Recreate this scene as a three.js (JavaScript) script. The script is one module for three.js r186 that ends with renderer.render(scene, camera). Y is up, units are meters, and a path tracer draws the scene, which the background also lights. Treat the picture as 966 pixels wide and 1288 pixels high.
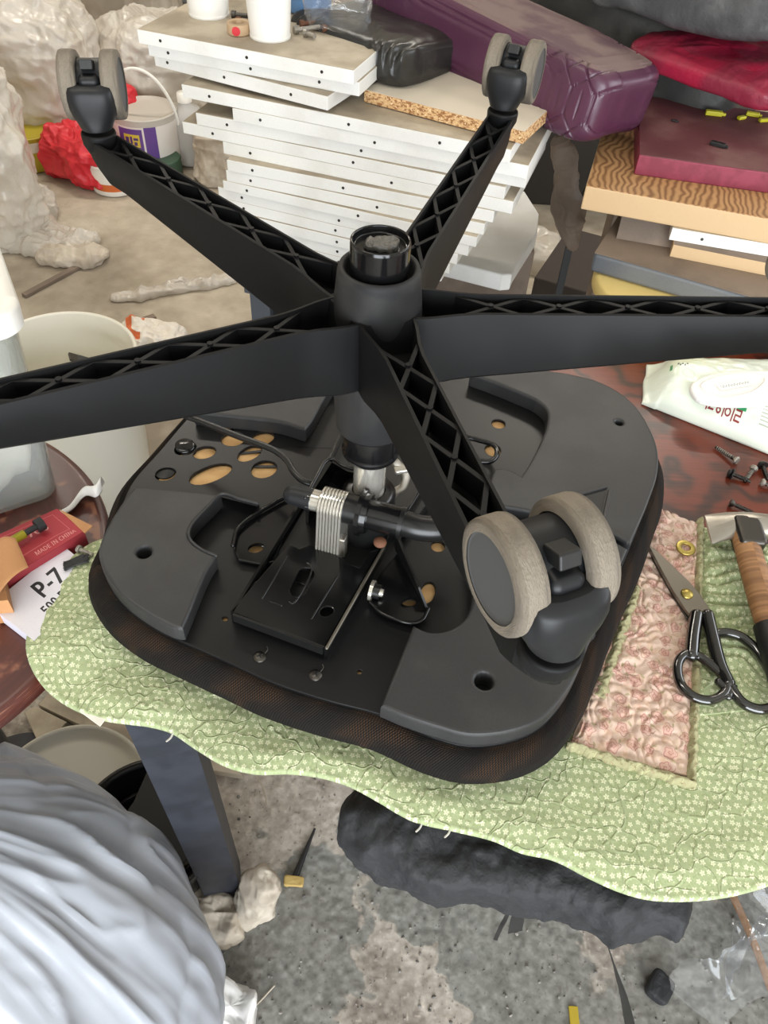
import * as THREE from 'three';
import { RoundedBoxGeometry } from 'three/addons/geometries/RoundedBoxGeometry.js';
import { RectAreaLightUniformsLib } from 'three/addons/lights/RectAreaLightUniformsLib.js';
import { mergeGeometries, mergeVertices, toCreasedNormals } from 'three/addons/utils/BufferGeometryUtils.js';

// ---------------------------------------------------------------- camera, sky, lights, exposure
const scene = new THREE.Scene();
const CAMY = 1.37, FPX = 1000, PITCH = 47.5 * Math.PI / 180, ROLL = 4.04 * Math.PI / 180;
const camera = new THREE.PerspectiveCamera(2 * Math.atan(644 / FPX) * 180 / Math.PI, 966 / 1288, 0.05, 60);
camera.position.set(0, CAMY, 0);
camera.rotation.set(-PITCH, 0, ROLL, 'XYZ');
camera.updateMatrixWorld();
scene.add(camera);
scene.background = new THREE.Color(0.80, 0.90, 1.05);          // pale overcast sky beyond the open doorway
scene.backgroundIntensity = 1.6;
const renderer = new THREE.WebGLRenderer({ antialias: true });
renderer.toneMapping = THREE.LinearToneMapping;
renderer.toneMappingExposure = 1.14;
renderer.shadowMap.enabled = true;
RectAreaLightUniformsLib.init();
function areaLight(w, h, pos, target, color, intensity) {
  const l = new THREE.RectAreaLight(color, intensity, w, h);
  l.position.set(...pos); l.lookAt(...target); scene.add(l); return l;
}
const ROOM = { x0: -2.7, x1: 2.9, z0: -5.3, z1: 2.6, h: 2.9 };
areaLight(3.2, 2.2, [0.5, 1.25, 2.55], [0.5, 1.25, 0], new THREE.Color(0.93, 0.97, 1.0), 7.5);     // daylight in the open doorway behind the camera
areaLight(2.4, 1.3, [2.82, 1.75, -1.2], [0, 1.75, -1.2], new THREE.Color(0.95, 0.98, 1.0), 3.0);   // daylight in the side window
const LAMPS = [[-1.2, -3.2], [0.9, -3.2], [-0.9, -0.6]];
for (const [x, z] of LAMPS) areaLight(1.2, 0.16, [x, 2.78, z], [x, 0, z], new THREE.Color(1.0, 0.93, 0.82), z < -2 ? 44 : 16);

// ---------------------------------------------------------------- helpers
const V = (x, y, z) => new THREE.Vector3(x, y, z);
function ray(px, py) { return V((px - 483) / FPX, -(py - 644) / FPX, -1).applyEuler(camera.rotation); }
function onY(px, py, Y) { const d = ray(px, py); return d.multiplyScalar((Y - CAMY) / d.y).add(V(0, CAMY, 0)); }
function atD(px, py, D) { return ray(px, py).multiplyScalar(D).add(V(0, CAMY, 0)); }
let seed = 7;
function rnd() { seed = (seed * 1664525 + 1013904223) >>> 0; return seed / 4294967296; }
const rr = (a, b) => a + (b - a) * rnd();
const lerp = (a, b, t) => a + (b - a) * t, clamp = (x, a = 0, b = 1) => Math.min(b, Math.max(a, x));
const smooth = (a, b, x) => { const t = clamp((x - a) / (b - a)); return t * t * (3 - 2 * t); };
function hash(x, y, z) { let h = (x * 374761393 + y * 668265263 + z * 1274126177) | 0; h = Math.imul(h ^ (h >>> 13), 1274126177); h ^= h >>> 16; return (h >>> 0) / 4294967296; }
function noise3(x, y, z) {
  const X = Math.floor(x), Y = Math.floor(y), Z = Math.floor(z); let fx = x - X, fy = y - Y, fz = z - Z;
  fx = fx * fx * (3 - 2 * fx); fy = fy * fy * (3 - 2 * fy); fz = fz * fz * (3 - 2 * fz);
  const L = (a, b, t) => a + (b - a) * t;
  return L(L(L(hash(X, Y, Z), hash(X + 1, Y, Z), fx), L(hash(X, Y + 1, Z), hash(X + 1, Y + 1, Z), fx), fy),
    L(L(hash(X, Y, Z + 1), hash(X + 1, Y, Z + 1), fx), L(hash(X, Y + 1, Z + 1), hash(X + 1, Y + 1, Z + 1), fx), fy), fz);
}
function noise2p(x, y, p) {                                        // periodic 2D value noise
  const X = Math.floor(x), Y = Math.floor(y); let fx = x - X, fy = y - Y; fx = fx * fx * (3 - 2 * fx); fy = fy * fy * (3 - 2 * fy);
  const m = (a) => ((a % p) + p) % p;
  const a = hash(m(X), m(Y), p), b = hash(m(X + 1), m(Y), p), c = hash(m(X), m(Y + 1), p), d = hash(m(X + 1), m(Y + 1), p);
  return a + (b - a) * fx + (c - a) * fy + (a - b - c + d) * fx * fy;
}
function fbm2(u, v, p, oct) { let s = 0, a = .5, q = p; for (let i = 0; i < oct; i++) { s += a * noise2p(u * q, v * q, q); q *= 2; a *= .5; } return s / (1 - Math.pow(.5, oct)); }
const fbm3 = (x, y, z, o = 4) => { let s = 0, a = .5, n = 0; for (let i = 0; i < o; i++) { s += a * noise3(x, y, z); n += a; x = x * 2.03 + 11; y = y * 2.03 + 5; z = z * 2.03 + 3; a *= .5; } return s / n; };
const ridge3 = (x, y, z, o = 4) => { let s = 0, a = .5, n = 0; for (let i = 0; i < o; i++) { s += a * (1 - Math.abs(2 * noise3(x, y, z) - 1)); n += a; x = x * 1.9 + 7; y = y * 1.9 + 3; z = z * 1.9 + 13; a *= .5; } return s / n; };

function dataTex(n, fn, { rep = 1, srgb = true } = {}) {            // fn(u, v) -> [r, g, b] 0..255
  const d = new Uint8Array(n * n * 4);
  for (let j = 0; j < n; j++) for (let i = 0; i < n; i++) { const c = fn(i / n, j / n), k = (j * n + i) * 4; d[k] = clamp(c[0], 0, 255); d[k + 1] = clamp(c[1], 0, 255); d[k + 2] = clamp(c[2], 0, 255); d[k + 3] = 255; }
  const t = new THREE.DataTexture(d, n, n); t.wrapS = t.wrapT = THREE.RepeatWrapping; t.magFilter = THREE.LinearFilter; t.minFilter = THREE.LinearMipmapLinearFilter; t.generateMipmaps = true;
  if (srgb) t.colorSpace = THREE.SRGBColorSpace; t.repeat.set(rep, rep); t.needsUpdate = true; return t;
}
function canvasTex(w, h, draw, { rep = 1, srgb = true, flat = false } = {}) {
  const c = document.createElement('canvas'); c.width = w; c.height = h; draw(c.getContext('2d'), w, h);
  const t = new THREE.CanvasTexture(c); t.wrapS = t.wrapT = flat ? THREE.ClampToEdgeWrapping : THREE.RepeatWrapping; if (srgb) t.colorSpace = THREE.SRGBColorSpace; t.repeat.set(rep, rep); return t;
}
const mix3 = (a, b, t) => [lerp(a[0], b[0], t), lerp(a[1], b[1], t), lerp(a[2], b[2], t)];
const std = (o) => { const m = new THREE.MeshStandardMaterial({ side: THREE.DoubleSide, ...o }); return m; };
const phy = (o) => new THREE.MeshPhysicalMaterial({ side: THREE.DoubleSide, ...o });

// names, labels, groups
const used = new Map();
function numbered(name) { const n = used.get(name) || 0; used.set(name, n + 1); return n ? name + '_' + String(n).padStart(3, '0') : name; }
const base = new WeakMap();
function tag(o, label, category, group) { o.userData = { label, category }; if (group) o.userData.group = group; return o; }
function thing(name, label, category, pos, group) {                 // a Group at the thing's base
  const o = new THREE.Group(); o.name = numbered(name); o.position.copy(pos); scene.add(o); base.set(o, pos.clone()); tag(o, label, category, group); return o;
}
function part(parent, name, geo, mat, label) {                      // geometry given in world coordinates
  const b = base.get(parent) || V(0, 0, 0);
  geo.translate(-b.x, -b.y, -b.z);
  const m = new THREE.Mesh(geo, mat); m.name = name; m.castShadow = m.receiveShadow = true; parent.add(m); base.set(m, b); if (label) m.userData.label = label; return m;
}
function local(parent, name, geo, mat, pos, rot) {                  // geometry given in the parent's own coordinates
  const m = new THREE.Mesh(geo, mat); m.name = name; m.castShadow = m.receiveShadow = true; if (pos) m.position.copy(pos); if (rot) m.rotation.set(...rot); parent.add(m); return m;
}
function single(name, geo, mat, label, category, pos, group) {      // a thing of one mesh, geometry in world coordinates
  geo.translate(-pos.x, -pos.y, -pos.z);
  const m = new THREE.Mesh(geo, mat); m.name = numbered(name); m.position.copy(pos); m.castShadow = m.receiveShadow = true; scene.add(m); base.set(m, pos.clone()); return tag(m, label, category, group);
}
function struct(name, geo, mat) { const m = new THREE.Mesh(geo, mat); m.name = name; m.castShadow = m.receiveShadow = true; m.userData.kind = 'structure'; scene.add(m); return m; }

// geometry
function boxUV(g) {                                                // uv in metres from the dominant axis of the normal
  if (g.index) g = g.toNonIndexed();
  const p = g.attributes.position, n = g.attributes.normal, uv = new Float32Array(p.count * 2);
  for (let i = 0; i < p.count; i++) {
    const k = Math.floor(i / 3) * 3; let ax = 0, ay = 0, az = 0; for (let j = 0; j < 3; j++) { ax += n.getX(k + j); ay += n.getY(k + j); az += n.getZ(k + j); }
    ax = Math.abs(ax); ay = Math.abs(ay); az = Math.abs(az);
    const x = p.getX(i), y = p.getY(i), z = p.getZ(i);
    if (ay >= ax && ay >= az) { uv[2 * i] = x; uv[2 * i + 1] = -z; } else if (ax > az) { uv[2 * i] = z; uv[2 * i + 1] = y; } else { uv[2 * i] = x; uv[2 * i + 1] = y; }
  }
  g.setAttribute('uv', new THREE.BufferAttribute(uv, 2)); return g;
}
const rbox = (w, h, d, r = .002, s = 2) => boxUV(new RoundedBoxGeometry(w, h, d, s, r));
function catmull(pts, n, closed = true) { return new THREE.CatmullRomCurve3(pts, closed, 'centripetal').getSpacedPoints(n).slice(0, closed ? n : n + 1); }
function shapeOf(pts) { return new THREE.Shape(pts.map(p => new THREE.Vector2(p.x, -p.z))); }
function slab(pts, y0, y1, { bevel = .002, holes = [], seg = 2 } = {}) {   // vertical prism over a world outline (x, z)
  const s = shapeOf(pts);
  for (const h of holes) s.holes.push(new THREE.Path(h.map(p => new THREE.Vector2(p.x, -p.z))));
  const g = new THREE.ExtrudeGeometry(s, { depth: y1 - y0 - 2 * bevel, bevelEnabled: bevel > 0, bevelThickness: bevel, bevelSize: bevel, bevelOffset: -bevel, bevelSegments: seg, curveSegments: 16 });
  g.rotateX(-Math.PI / 2); g.translate(0, y0 + bevel, 0); return g;
}
const pxs = (list, Y) => list.map(([x, y]) => onY(x, y, Y));
function ringPts(c, rx, rz, turn = 0, n = 20, f = null) { const o = []; for (let i = 0; i < n; i++) { const a = i / n * Math.PI * 2, k = f ? f(a) : 1; const x = Math.cos(a) * rx * k, z = Math.sin(a) * rz * k; o.push(V(c.x + x * Math.cos(turn) + z * Math.sin(turn), c.y, c.z - x * Math.sin(turn) + z * Math.cos(turn))); } return o; }
function offset(pts, d) {                                          // outline moved outwards in x, z
  let area = 0; const n = pts.length; for (let i = 0; i < n; i++) { const a = pts[i], b = pts[(i + 1) % n]; area += a.x * b.z - b.x * a.z; }
  const s = area > 0 ? 1 : -1;
  return pts.map((p, i) => { const a = pts[(i + n - 1) % n], b = pts[(i + 1) % n], tx = b.x - a.x, tz = b.z - a.z, l = Math.hypot(tx, tz) || 1; return V(p.x + s * tz / l * d, p.y, p.z - s * tx / l * d); });
}
function loft(rings, { closed = true, caps = true, uv = true } = {}) {  // rings of equally many points
  const n = rings[0].length, pos = [], uvs = [], idx = [], m = closed ? n + 1 : n;
  let vAcc = 0;
  rings.forEach((r, j) => { if (j) vAcc += r[0].distanceTo(rings[j - 1][0]); let u = 0; for (let i = 0; i < m; i++) { const p = r[i % n]; if (i) u += p.distanceTo(r[(i - 1) % n]); pos.push(p.x, p.y, p.z); uvs.push(u, vAcc); } });
  for (let j = 0; j < rings.length - 1; j++) for (let i = 0; i < m - 1; i++) { const a = j * m + i, b = a + 1, c = a + m, d = c + 1; idx.push(a, b, d, a, d, c); }
  if (caps && closed) for (const [r, flip] of [[rings[0], true], [rings[rings.length - 1], false]]) {
    const c0 = pos.length / 3, c = V(0, 0, 0); r.forEach(p => c.add(p)); c.multiplyScalar(1 / n); pos.push(c.x, c.y, c.z); uvs.push(c.x, c.z);
    r.forEach(p => { pos.push(p.x, p.y, p.z); uvs.push(p.x, p.z); });
    for (let i = 0; i < n; i++) { const a = c0 + 1 + i, b = c0 + 1 + (i + 1) % n; flip ? idx.push(c0, b, a) : idx.push(c0, a, b); }
  }
  const g = new THREE.BufferGeometry(); g.setAttribute('position', new THREE.Float32BufferAttribute(pos, 3)); g.setAttribute('uv', new THREE.Float32BufferAttribute(uvs, 2)); g.setIndex(idx);
  g.computeVertexNormals(); return g;
}
function tube(pts, r, seg = 40, rs = 12, closed = false) { return new THREE.TubeGeometry(new THREE.CatmullRomCurve3(pts, closed, 'centripetal'), seg, r, rs, closed); }
function capped(pts, r, seg = 40, rs = 12) { const c = new THREE.CatmullRomCurve3(pts, false, 'centripetal'); const g = [new THREE.TubeGeometry(c, seg, r, rs, false)]; for (const t of [0, 1]) { const s = new THREE.SphereGeometry(r, rs, 8); s.translate(...c.getPoint(t).toArray()); g.push(s); } return mergeGeometries(g.map(x => x.index ? x.toNonIndexed() : x)); }
function lathe(prof, c, n = 48) { const g = new THREE.LatheGeometry(prof.map(([r, y]) => new THREE.Vector2(Math.max(r, 1e-5), y)), n); g.translate(c.x, c.y, c.z); return g; }
function basis(axis, up = V(0, 1, 0)) { const x = axis.clone().normalize(), z = V(0, 0, 0).crossVectors(x, up).normalize(), y = V(0, 0, 0).crossVectors(z, x); return new THREE.Matrix4().makeBasis(x, y, z); }
function along(g, a, dir) { g.applyMatrix4(basis(dir)); g.translate(a.x, a.y, a.z); return g; }   // geometry built along +x put at a, pointing along dir
function cylX(r0, r1, len, n = 32) { const g = new THREE.CylinderGeometry(r1, r0, len, n); g.rotateZ(-Math.PI / 2); g.translate(len / 2, 0, 0); return g; }
function hexa(b, t) {                                              // eight corners: four below, four above
  const q = [[b[3], b[2], b[1], b[0]], [t[0], t[1], t[2], t[3]], [b[0], b[1], t[1], t[0]], [b[1], b[2], t[2], t[1]], [b[2], b[3], t[3], t[2]], [b[3], b[0], t[0], t[3]]];
  const pos = []; for (const [A, B, C, D] of q) for (const p of [A, B, C, A, C, D]) pos.push(p.x, p.y, p.z);
  const g = new THREE.BufferGeometry(); g.setAttribute('position', new THREE.Float32BufferAttribute(pos, 3)); g.computeVertexNormals(); return boxUV(g);
}
function bar(a, b, w, h, up = V(0, 1, 0), r = .001) { const d = b.clone().sub(a), L = d.length(); const g = rbox(L, h, w, Math.min(r, w / 2.1, h / 2.1), 2); g.translate(L / 2, 0, 0); g.applyMatrix4(basis(d, up)); g.translate(a.x, a.y, a.z); return g; }
// soft body: superellipsoid with noise, axes are half-extent vectors
function puff(c, ax, ay, az, { e = .35, e2 = .35, nu = 72, nv = 44, amp = .006, freq = 14, ridge = 0, rfreq = 8, disp = null, floor = null, bend = 0 } = {}) {
  const pw = (v, k) => Math.sign(v) * Math.pow(Math.abs(v), k), pos = [], uv = [], idx = [];
  const lx = ax.length(), ly = ay.length(), lz = az.length(), R = (lx + ly + lz) / 3;
  for (let j = 0; j <= nv; j++) for (let i = 0; i <= nu; i++) {
    const th = (j / nv - .5) * Math.PI, ph = i / nu * Math.PI * 2;
    const y = pw(Math.sin(th), e), x = pw(Math.cos(th), e) * pw(Math.cos(ph), e2), z = pw(Math.cos(th), e) * pw(Math.sin(ph), e2);
    const p = V(0, 0, 0).addScaledVector(ax, x).addScaledVector(ay, y + bend * x * x).addScaledVector(az, z);
    const nrm = V(0, 0, 0).addScaledVector(ax, x / lx / lx).addScaledVector(ay, y / ly / ly).addScaledVector(az, z / lz / lz).normalize();
    const q = p.clone().add(c); let d = amp * (fbm3(q.x * freq, q.y * freq, q.z * freq, 4) - .5) * 2;
    if (ridge) d += ridge * (ridge3(q.x * rfreq, q.y * rfreq, q.z * rfreq, 4) - .6) * 2;
    if (disp) d += disp(x, y, z, q);
    q.addScaledVector(nrm, d * (j === 0 || j === nv ? 0 : 1)); if (floor !== null && q.y < floor) q.y = floor;
    pos.push(q.x, q.y, q.z); uv.push((Math.abs(z) > .6 || Math.abs(y) > .6 ? x : z) * lx, Math.abs(y) > .97 ? z * lz : y * ly);
  }
  for (let j = 0; j < nv; j++) for (let i = 0; i < nu; i++) { const a = j * (nu + 1) + i, b = a + 1, cc = a + nu + 1, d = cc + 1; idx.push(a, cc, d, a, d, b); }
  const g = new THREE.BufferGeometry(); g.setAttribute('position', new THREE.Float32BufferAttribute(pos, 3)); g.setAttribute('uv', new THREE.Float32BufferAttribute(uv, 2)); g.setIndex(idx); g.computeVertexNormals();
  const n = g.attributes.normal; for (let j = 0; j <= nv; j++) { const a = j * (nu + 1), b = a + nu, x = n.getX(a) + n.getX(b), y = n.getY(a) + n.getY(b), z = n.getZ(a) + n.getZ(b), l = Math.hypot(x, y, z) || 1; n.setXYZ(a, x / l, y / l, z / l); n.setXYZ(b, x / l, y / l, z / l); }
  return g;
}
// crumpled sheet over a grid, with thickness
function sheet(nu, nv, f, th = .0015) {
  const top = [], idx = [], pos = [], uv = []; const m = nu + 1;
  for (const s of [0, 1]) for (let j = 0; j <= nv; j++) for (let i = 0; i <= nu; i++) { const p = f(i / nu, j / nv); pos.push(p.x, p.y - s * th, p.z); uv.push(p.x, p.z); }
  const N = m * (nv + 1);
  for (let j = 0; j < nv; j++) for (let i = 0; i < nu; i++) { const a = j * m + i, b = a + 1, c = a + m, d = c + 1; idx.push(a, b, d, a, d, c, N + a, N + d, N + b, N + a, N + c, N + d); }
  const edge = []; for (let i = 0; i < nu; i++) edge.push([i, i + 1]); for (let j = 0; j < nv; j++) edge.push([j * m + nu, (j + 1) * m + nu]); for (let i = nu; i > 0; i--) edge.push([nv * m + i, nv * m + i - 1]); for (let j = nv; j > 0; j--) edge.push([j * m, (j - 1) * m]);
  for (const [a, b] of edge) idx.push(a, N + a, N + b, a, N + b, b);
  const g = new THREE.BufferGeometry(); g.setAttribute('position', new THREE.Float32BufferAttribute(pos, 3)); g.setAttribute('uv', new THREE.Float32BufferAttribute(uv, 2)); g.setIndex(idx); g.computeVertexNormals(); return g;
}

// ---------------------------------------------------------------- materials
const T = {};
T.grain = dataTex(512, (u, v) => { const n = fbm2(u, v, 16, 5) * 255; return [n, n, n]; }, { rep: 8, srgb: false });
T.scuff = dataTex(512, (u, v) => { const n = fbm2(u, v, 6, 6), s = fbm2(u + .3, v, 40, 3); const k = 120 + 110 * (n - .5) + 60 * (s - .5); return [k, k, k]; }, { rep: 5, srgb: false });
T.fine = dataTex(256, (u, v) => { const k = 255 * hash(u * 256 | 0, v * 256 | 0, 5); return [k, k, k]; }, { rep: 40, srgb: false });
function dusty(rgbA, rgbB, p, rep, thr = .5, n = 512) { return dataTex(n, (u, v) => { const k = smooth(thr - .18, thr + .18, fbm2(u, v, p, 6)); const s = (hash(u * n | 0, v * n | 0, 3) - .5) * 8; return mix3(rgbA, rgbB, k).map(c => c + s); }, { rep }); }
T.blackPlastic = dusty([40, 40, 41], [50, 50, 50], 5, 4);
const M = {
  shell: std({ color: 0xffffff, map: T.blackPlastic, roughness: .46, roughnessMap: null, bumpMap: T.fine, bumpScale: .00004 }),
  basePlastic: phy({ color: 0x0f0f10, roughness: .5, specularIntensity: .42, bumpMap: T.fine, bumpScale: .00003 }),
  darkPlastic: phy({ color: 0x17181a, roughness: .45, specularIntensity: .7 }),
  hub: phy({ color: 0xffffff, roughness: .6, specularIntensity: .6, map: dusty([30, 30, 31], [45, 44, 43], 4, 2, .56) }),
  plate: phy({ color: 0x131314, roughness: .36, specularIntensity: .7 }),
  enamel: std({ color: 0x101011, roughness: .16 }),
  enamelDull: std({ color: 0x161616, roughness: .3 }),
  chrome: std({ color: 0xd8d4ca, metalness: .75, roughness: .2 }),
  steel: std({ color: 0xa39d93, metalness: .8, roughness: .34, bumpMap: T.grain, bumpScale: .0002 }),
  steelDark: std({ color: 0x55524e, metalness: 1, roughness: .4 }),
  rust: std({ color: 0x6a4430, roughness: .8 }),
  wheelDisc: std({ color: 0x4a4a4a, roughness: .6 }),
  brass: std({ color: 0xb5a25a, metalness: .9, roughness: .35 }),
  white: std({ color: 0xeceae6, roughness: .45 }),
  whitePlastic: std({ color: 0xe9e6df, roughness: .4 }),
  bucket: std({ color: 0xe6e2d4, roughness: .4 }),
  black: std({ color: 0x141414, roughness: .5 }),
  blackGloss: phy({ color: 0x0c0c0c, roughness: .15, clearcoat: 1, clearcoatRoughness: .08 }),
};
// worn polyurethane treads of the castors
M.tread = std({ color: 0xffffff, roughness: .75, bumpMap: T.grain, bumpScale: .0006, map: dataTex(256, (u, v) => mix3([102, 94, 83], [130, 120, 106], smooth(.3, .7, fbm2(u, v, 6, 5)) * .85 + hash(u * 256 | 0, v * 256 | 0, 9) * .15), { rep: 1 }) });
// knitted mesh cover of the seat cushion
M.meshFabric = phy({ color: 0xffffff, roughness: .8, specularIntensity: .35,
  map: dataTex(512, (u, v) => { const r = .5 + .5 * Math.sin((u * 48 + .25 * Math.sin(v * 96 * Math.PI)) * 2 * Math.PI), k = smooth(.45, .95, r) * (.5 + .5 * Math.sin(v * 96 * 2 * Math.PI)); const b = smooth(.35, .75, fbm2(u, v, 4, 3)); return mix3([17, 15, 14], mix3([40, 32, 26], [128, 86, 50], b), k * .85); }, { rep: 9 }),
  bumpMap: dataTex(512, (u, v) => { const r = 128 + 100 * Math.sin((u * 48) * 2 * Math.PI); return [r, r, r]; }, { rep: 9, srgb: false }), bumpScale: .0005 });
M.plywood = std({ roughness: .7, map: dataTex(512, (u, v) => { const w = fbm2(u * 1, v * 1, 4, 4), l = .5 + .5 * Math.sin((v * 14 + w * 5) * 6.28); return mix3([208, 170, 118], [186, 144, 92], l * .55 + .25 * hash(u * 512 | 0, v * 170 | 0, 1)); }, { rep: 4 }) });
// quilt prints
function flowerTile(g, w, h) {
  g.fillStyle = '#9ca67e'; g.fillRect(0, 0, w, h);
  for (let i = 0; i < 2600; i++) { const x = rnd() * w, y = rnd() * h; g.fillStyle = rnd() < .5 ? 'rgba(120,136,84,.25)' : 'rgba(172,184,130,.22)'; g.beginPath(); g.arc(x, y, rr(3, 12), 0, 7); g.fill(); }
  const N = 14, st = w / N;
  for (let j = 0; j < N; j++) for (let i = 0; i < N; i++) {
    const x = (i + .5 + (j % 2) * .5 + rr(-.22, .22)) * st, y = (j + .5 + rr(-.22, .22)) * st, R = st * rr(.27, .36), t0 = rnd() * 6;
    for (const dx of [-w, 0, w]) for (const dy of [-h, 0, h]) {
      g.fillStyle = 'rgba(219,221,188,.85)'; for (let k = 0; k < 5; k++) { const a = t0 + k * 1.2566; g.beginPath(); g.ellipse(x + dx + Math.cos(a) * R * .62, y + dy + Math.sin(a) * R * .62, R * .46, R * .3, a, 0, 7); g.fill(); }
      g.fillStyle = '#a9ad78'; g.beginPath(); g.arc(x + dx, y + dy, R * .2, 0, 7); g.fill();
    }
  }
  for (let i = 0; i < 260; i++) { g.fillStyle = 'rgba(205,212,170,.7)'; g.beginPath(); g.arc(rnd() * w, rnd() * h, rr(3, 6), 0, 7); g.fill(); }
}
T.quiltBump = dataTex(1024, (u, v) => { const w = fbm2(u, v, 5, 3), a = Math.abs(((u * 7 + w * 2.2) % 1 + 1) % 1 - .5) * 2, b = Math.abs(((v * 7 + fbm2(u + .37, v, 5, 3) * 2.6) % 1 + 1) % 1 - .5) * 2; const line = Math.min(smooth(0, .16, 1 - a), smooth(0, .16, 1 - b)); const k = 60 + 130 * line + 60 * (fbm2(u, v, 24, 4) - .5); return [k, k, k]; }, { rep: 1 / .15, srgb: false });
M.quilt = std({ roughness: .9, map: canvasTex(1024, 1024, flowerTile, { rep: 1 / .095 }), bumpMap: T.quiltBump, bumpScale: .0012 });
M.quiltEdge = std({ roughness: .92, map: canvasTex(512, 512, (g, w, h) => { g.fillStyle = '#a09c78'; g.fillRect(0, 0, w, h); for (let i = 0; i < 900; i++) { g.strokeStyle = ['rgba(196,200,150,.6)', 'rgba(110,104,70,.6)', 'rgba(150,110,86,.4)'][i % 3]; g.lineWidth = rr(1, 4); g.beginPath(); const x = rnd() * w, y = rnd() * h; g.moveTo(x, y); g.lineTo(x + rr(-24, 24), y + rr(-24, 24)); g.stroke(); } }, { rep: 1 / .08 }), bumpMap: T.grain, bumpScale: .003 });
M.pink = std({ roughness: .9, map: canvasTex(1024, 1024, (g, w, h) => {
  g.fillStyle = '#d2b8a8'; g.fillRect(0, 0, w, h);
  for (let i = 0; i < 900; i++) { g.fillStyle = ['rgba(222,190,168,.3)', 'rgba(186,140,120,.25)', 'rgba(168,150,110,.18)'][i % 3]; g.beginPath(); g.arc(rnd() * w, rnd() * h, rr(5, 26), 0, 7); g.fill(); }
  const N = 9, st = w / N; for (let j = 0; j < N; j++) for (let i = 0; i < N; i++) {
    const x = (i + .5 + rr(-.25, .25)) * st, y = (j + .5 + rr(-.25, .25)) * st, R = st * rr(.3, .46), t0 = rnd() * 6;
    for (const dx of [-w, 0, w]) for (const dy of [-h, 0, h]) {
      g.fillStyle = 'rgba(188,136,124,.35)'; g.beginPath(); g.arc(x + dx, y + dy, R * .8, 0, 7); g.fill();
      g.strokeStyle = 'rgba(142,84,84,.55)'; g.lineWidth = 4; g.beginPath(); for (let a = 0; a < 13; a += .2) { const r = R * a / 13 * (1 + .16 * Math.sin(a * 5 + t0)); g.lineTo(x + dx + Math.cos(a + t0) * r, y + dy + Math.sin(a + t0) * r); } g.stroke();
      g.fillStyle = 'rgba(132,128,84,.5)'; g.beginPath(); g.ellipse(x + dx + R, y + dy + R * .7, R * .35, R * .16, t0, 0, 7); g.fill();
    }
  }
}, { rep: 1 / .15 }), bumpMap: T.grain, bumpScale: .0015 });
// woods
M.table = phy({ roughness: .36, clearcoat: .15, clearcoatRoughness: .25, map: dataTex(1024, (u, v) => { const w = fbm2(u, v, 4, 4), s = fbm2(u * 1, v * 1, 3, 3); const l = Math.pow(.5 + .5 * Math.sin((v * 5 + w * 4.5) * 6.28), 2.4), f = noise2p(u * 8, v * 240, 240); return mix3(mix3([96, 36, 20], [122, 52, 29], s), [32, 14, 10], clamp(l * .75 * smooth(.3, .7, s + .12) + (f - .5) * .35)); }, { rep: 2.2 }), roughnessMap: null, bumpMap: T.scuff, bumpScale: .0002 });
M.mahogany = phy({ roughness: .38, clearcoat: .3, clearcoatRoughness: .3, map: dataTex(1024, (u, v) => { const f = noise2p(u * 6, v * 160, 160), d = smooth(.62, .8, fbm2(u, v, 20, 4)), w = fbm2(u, v, 4, 4); return mix3(mix3([88, 36, 26], [62, 26, 20], f * .6 + w * .4), [168, 120, 90], d * .7); }, { rep: 3 }) });
M.oak = std({ roughness: .6, map: dataTex(1024, (u, v) => { const w = fbm2(u, v, 3, 4); const l = Math.pow(.5 + .5 * Math.sin((u * 26 + w * 5) * 6.28), 1.6); return mix3([190, 148, 100], [112, 76, 46], l * .7 + .1 * hash(u * 1024 | 0, v * 100 | 0, 2)); }, { rep: 4.2 }) });
M.pine = std({ roughness: .6, map: dataTex(512, (u, v) => { const w = fbm2(u, v, 3, 4), l = noise2p(u * 3, v * 60 + w * 8, 60); return mix3([214, 176, 122], [190, 146, 92], l * .7 + w * .3); }, { rep: 3 }) });
M.pineEdge = std({ color: 0xc6a880, roughness: .65, map: null, bumpMap: T.grain, bumpScale: .0005 });
M.burgundyEdge = std({ roughness: .5, map: dusty([116, 26, 48], [132, 40, 62], 10, 6) });
M.burgundyTop = std({ roughness: .7, map: dusty([92, 44, 48], [118, 82, 78], 5, 2.4, .52) });
M.panelTop = std({ roughness: .75, map: dusty([186, 174, 154], [150, 138, 120], 5, 2.6, .5) });
M.panelEdge = std({ roughness: .5, map: dusty([236, 235, 231], [226, 224, 218], 5, 3) });
M.particle = std({ roughness: .9, bumpMap: T.grain, bumpScale: .0012, map: dataTex(512, (u, v) => { const a = noise2p(u * 60, v * 120, 120), b = noise2p(u * 130 + .5, v * 150, 128); return mix3(mix3([206, 168, 120], [150, 104, 64], smooth(.45, .75, a)), [236, 208, 166], smooth(.7, .9, b)); }, { rep: 5 }) });
M.greyBoard = std({ roughness: .55, map: dusty([84, 88, 94], [104, 106, 108], 4, 3) });
M.taupe = std({ roughness: .7, map: dusty([128, 112, 98], [106, 92, 80], 4, 3) });
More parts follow.
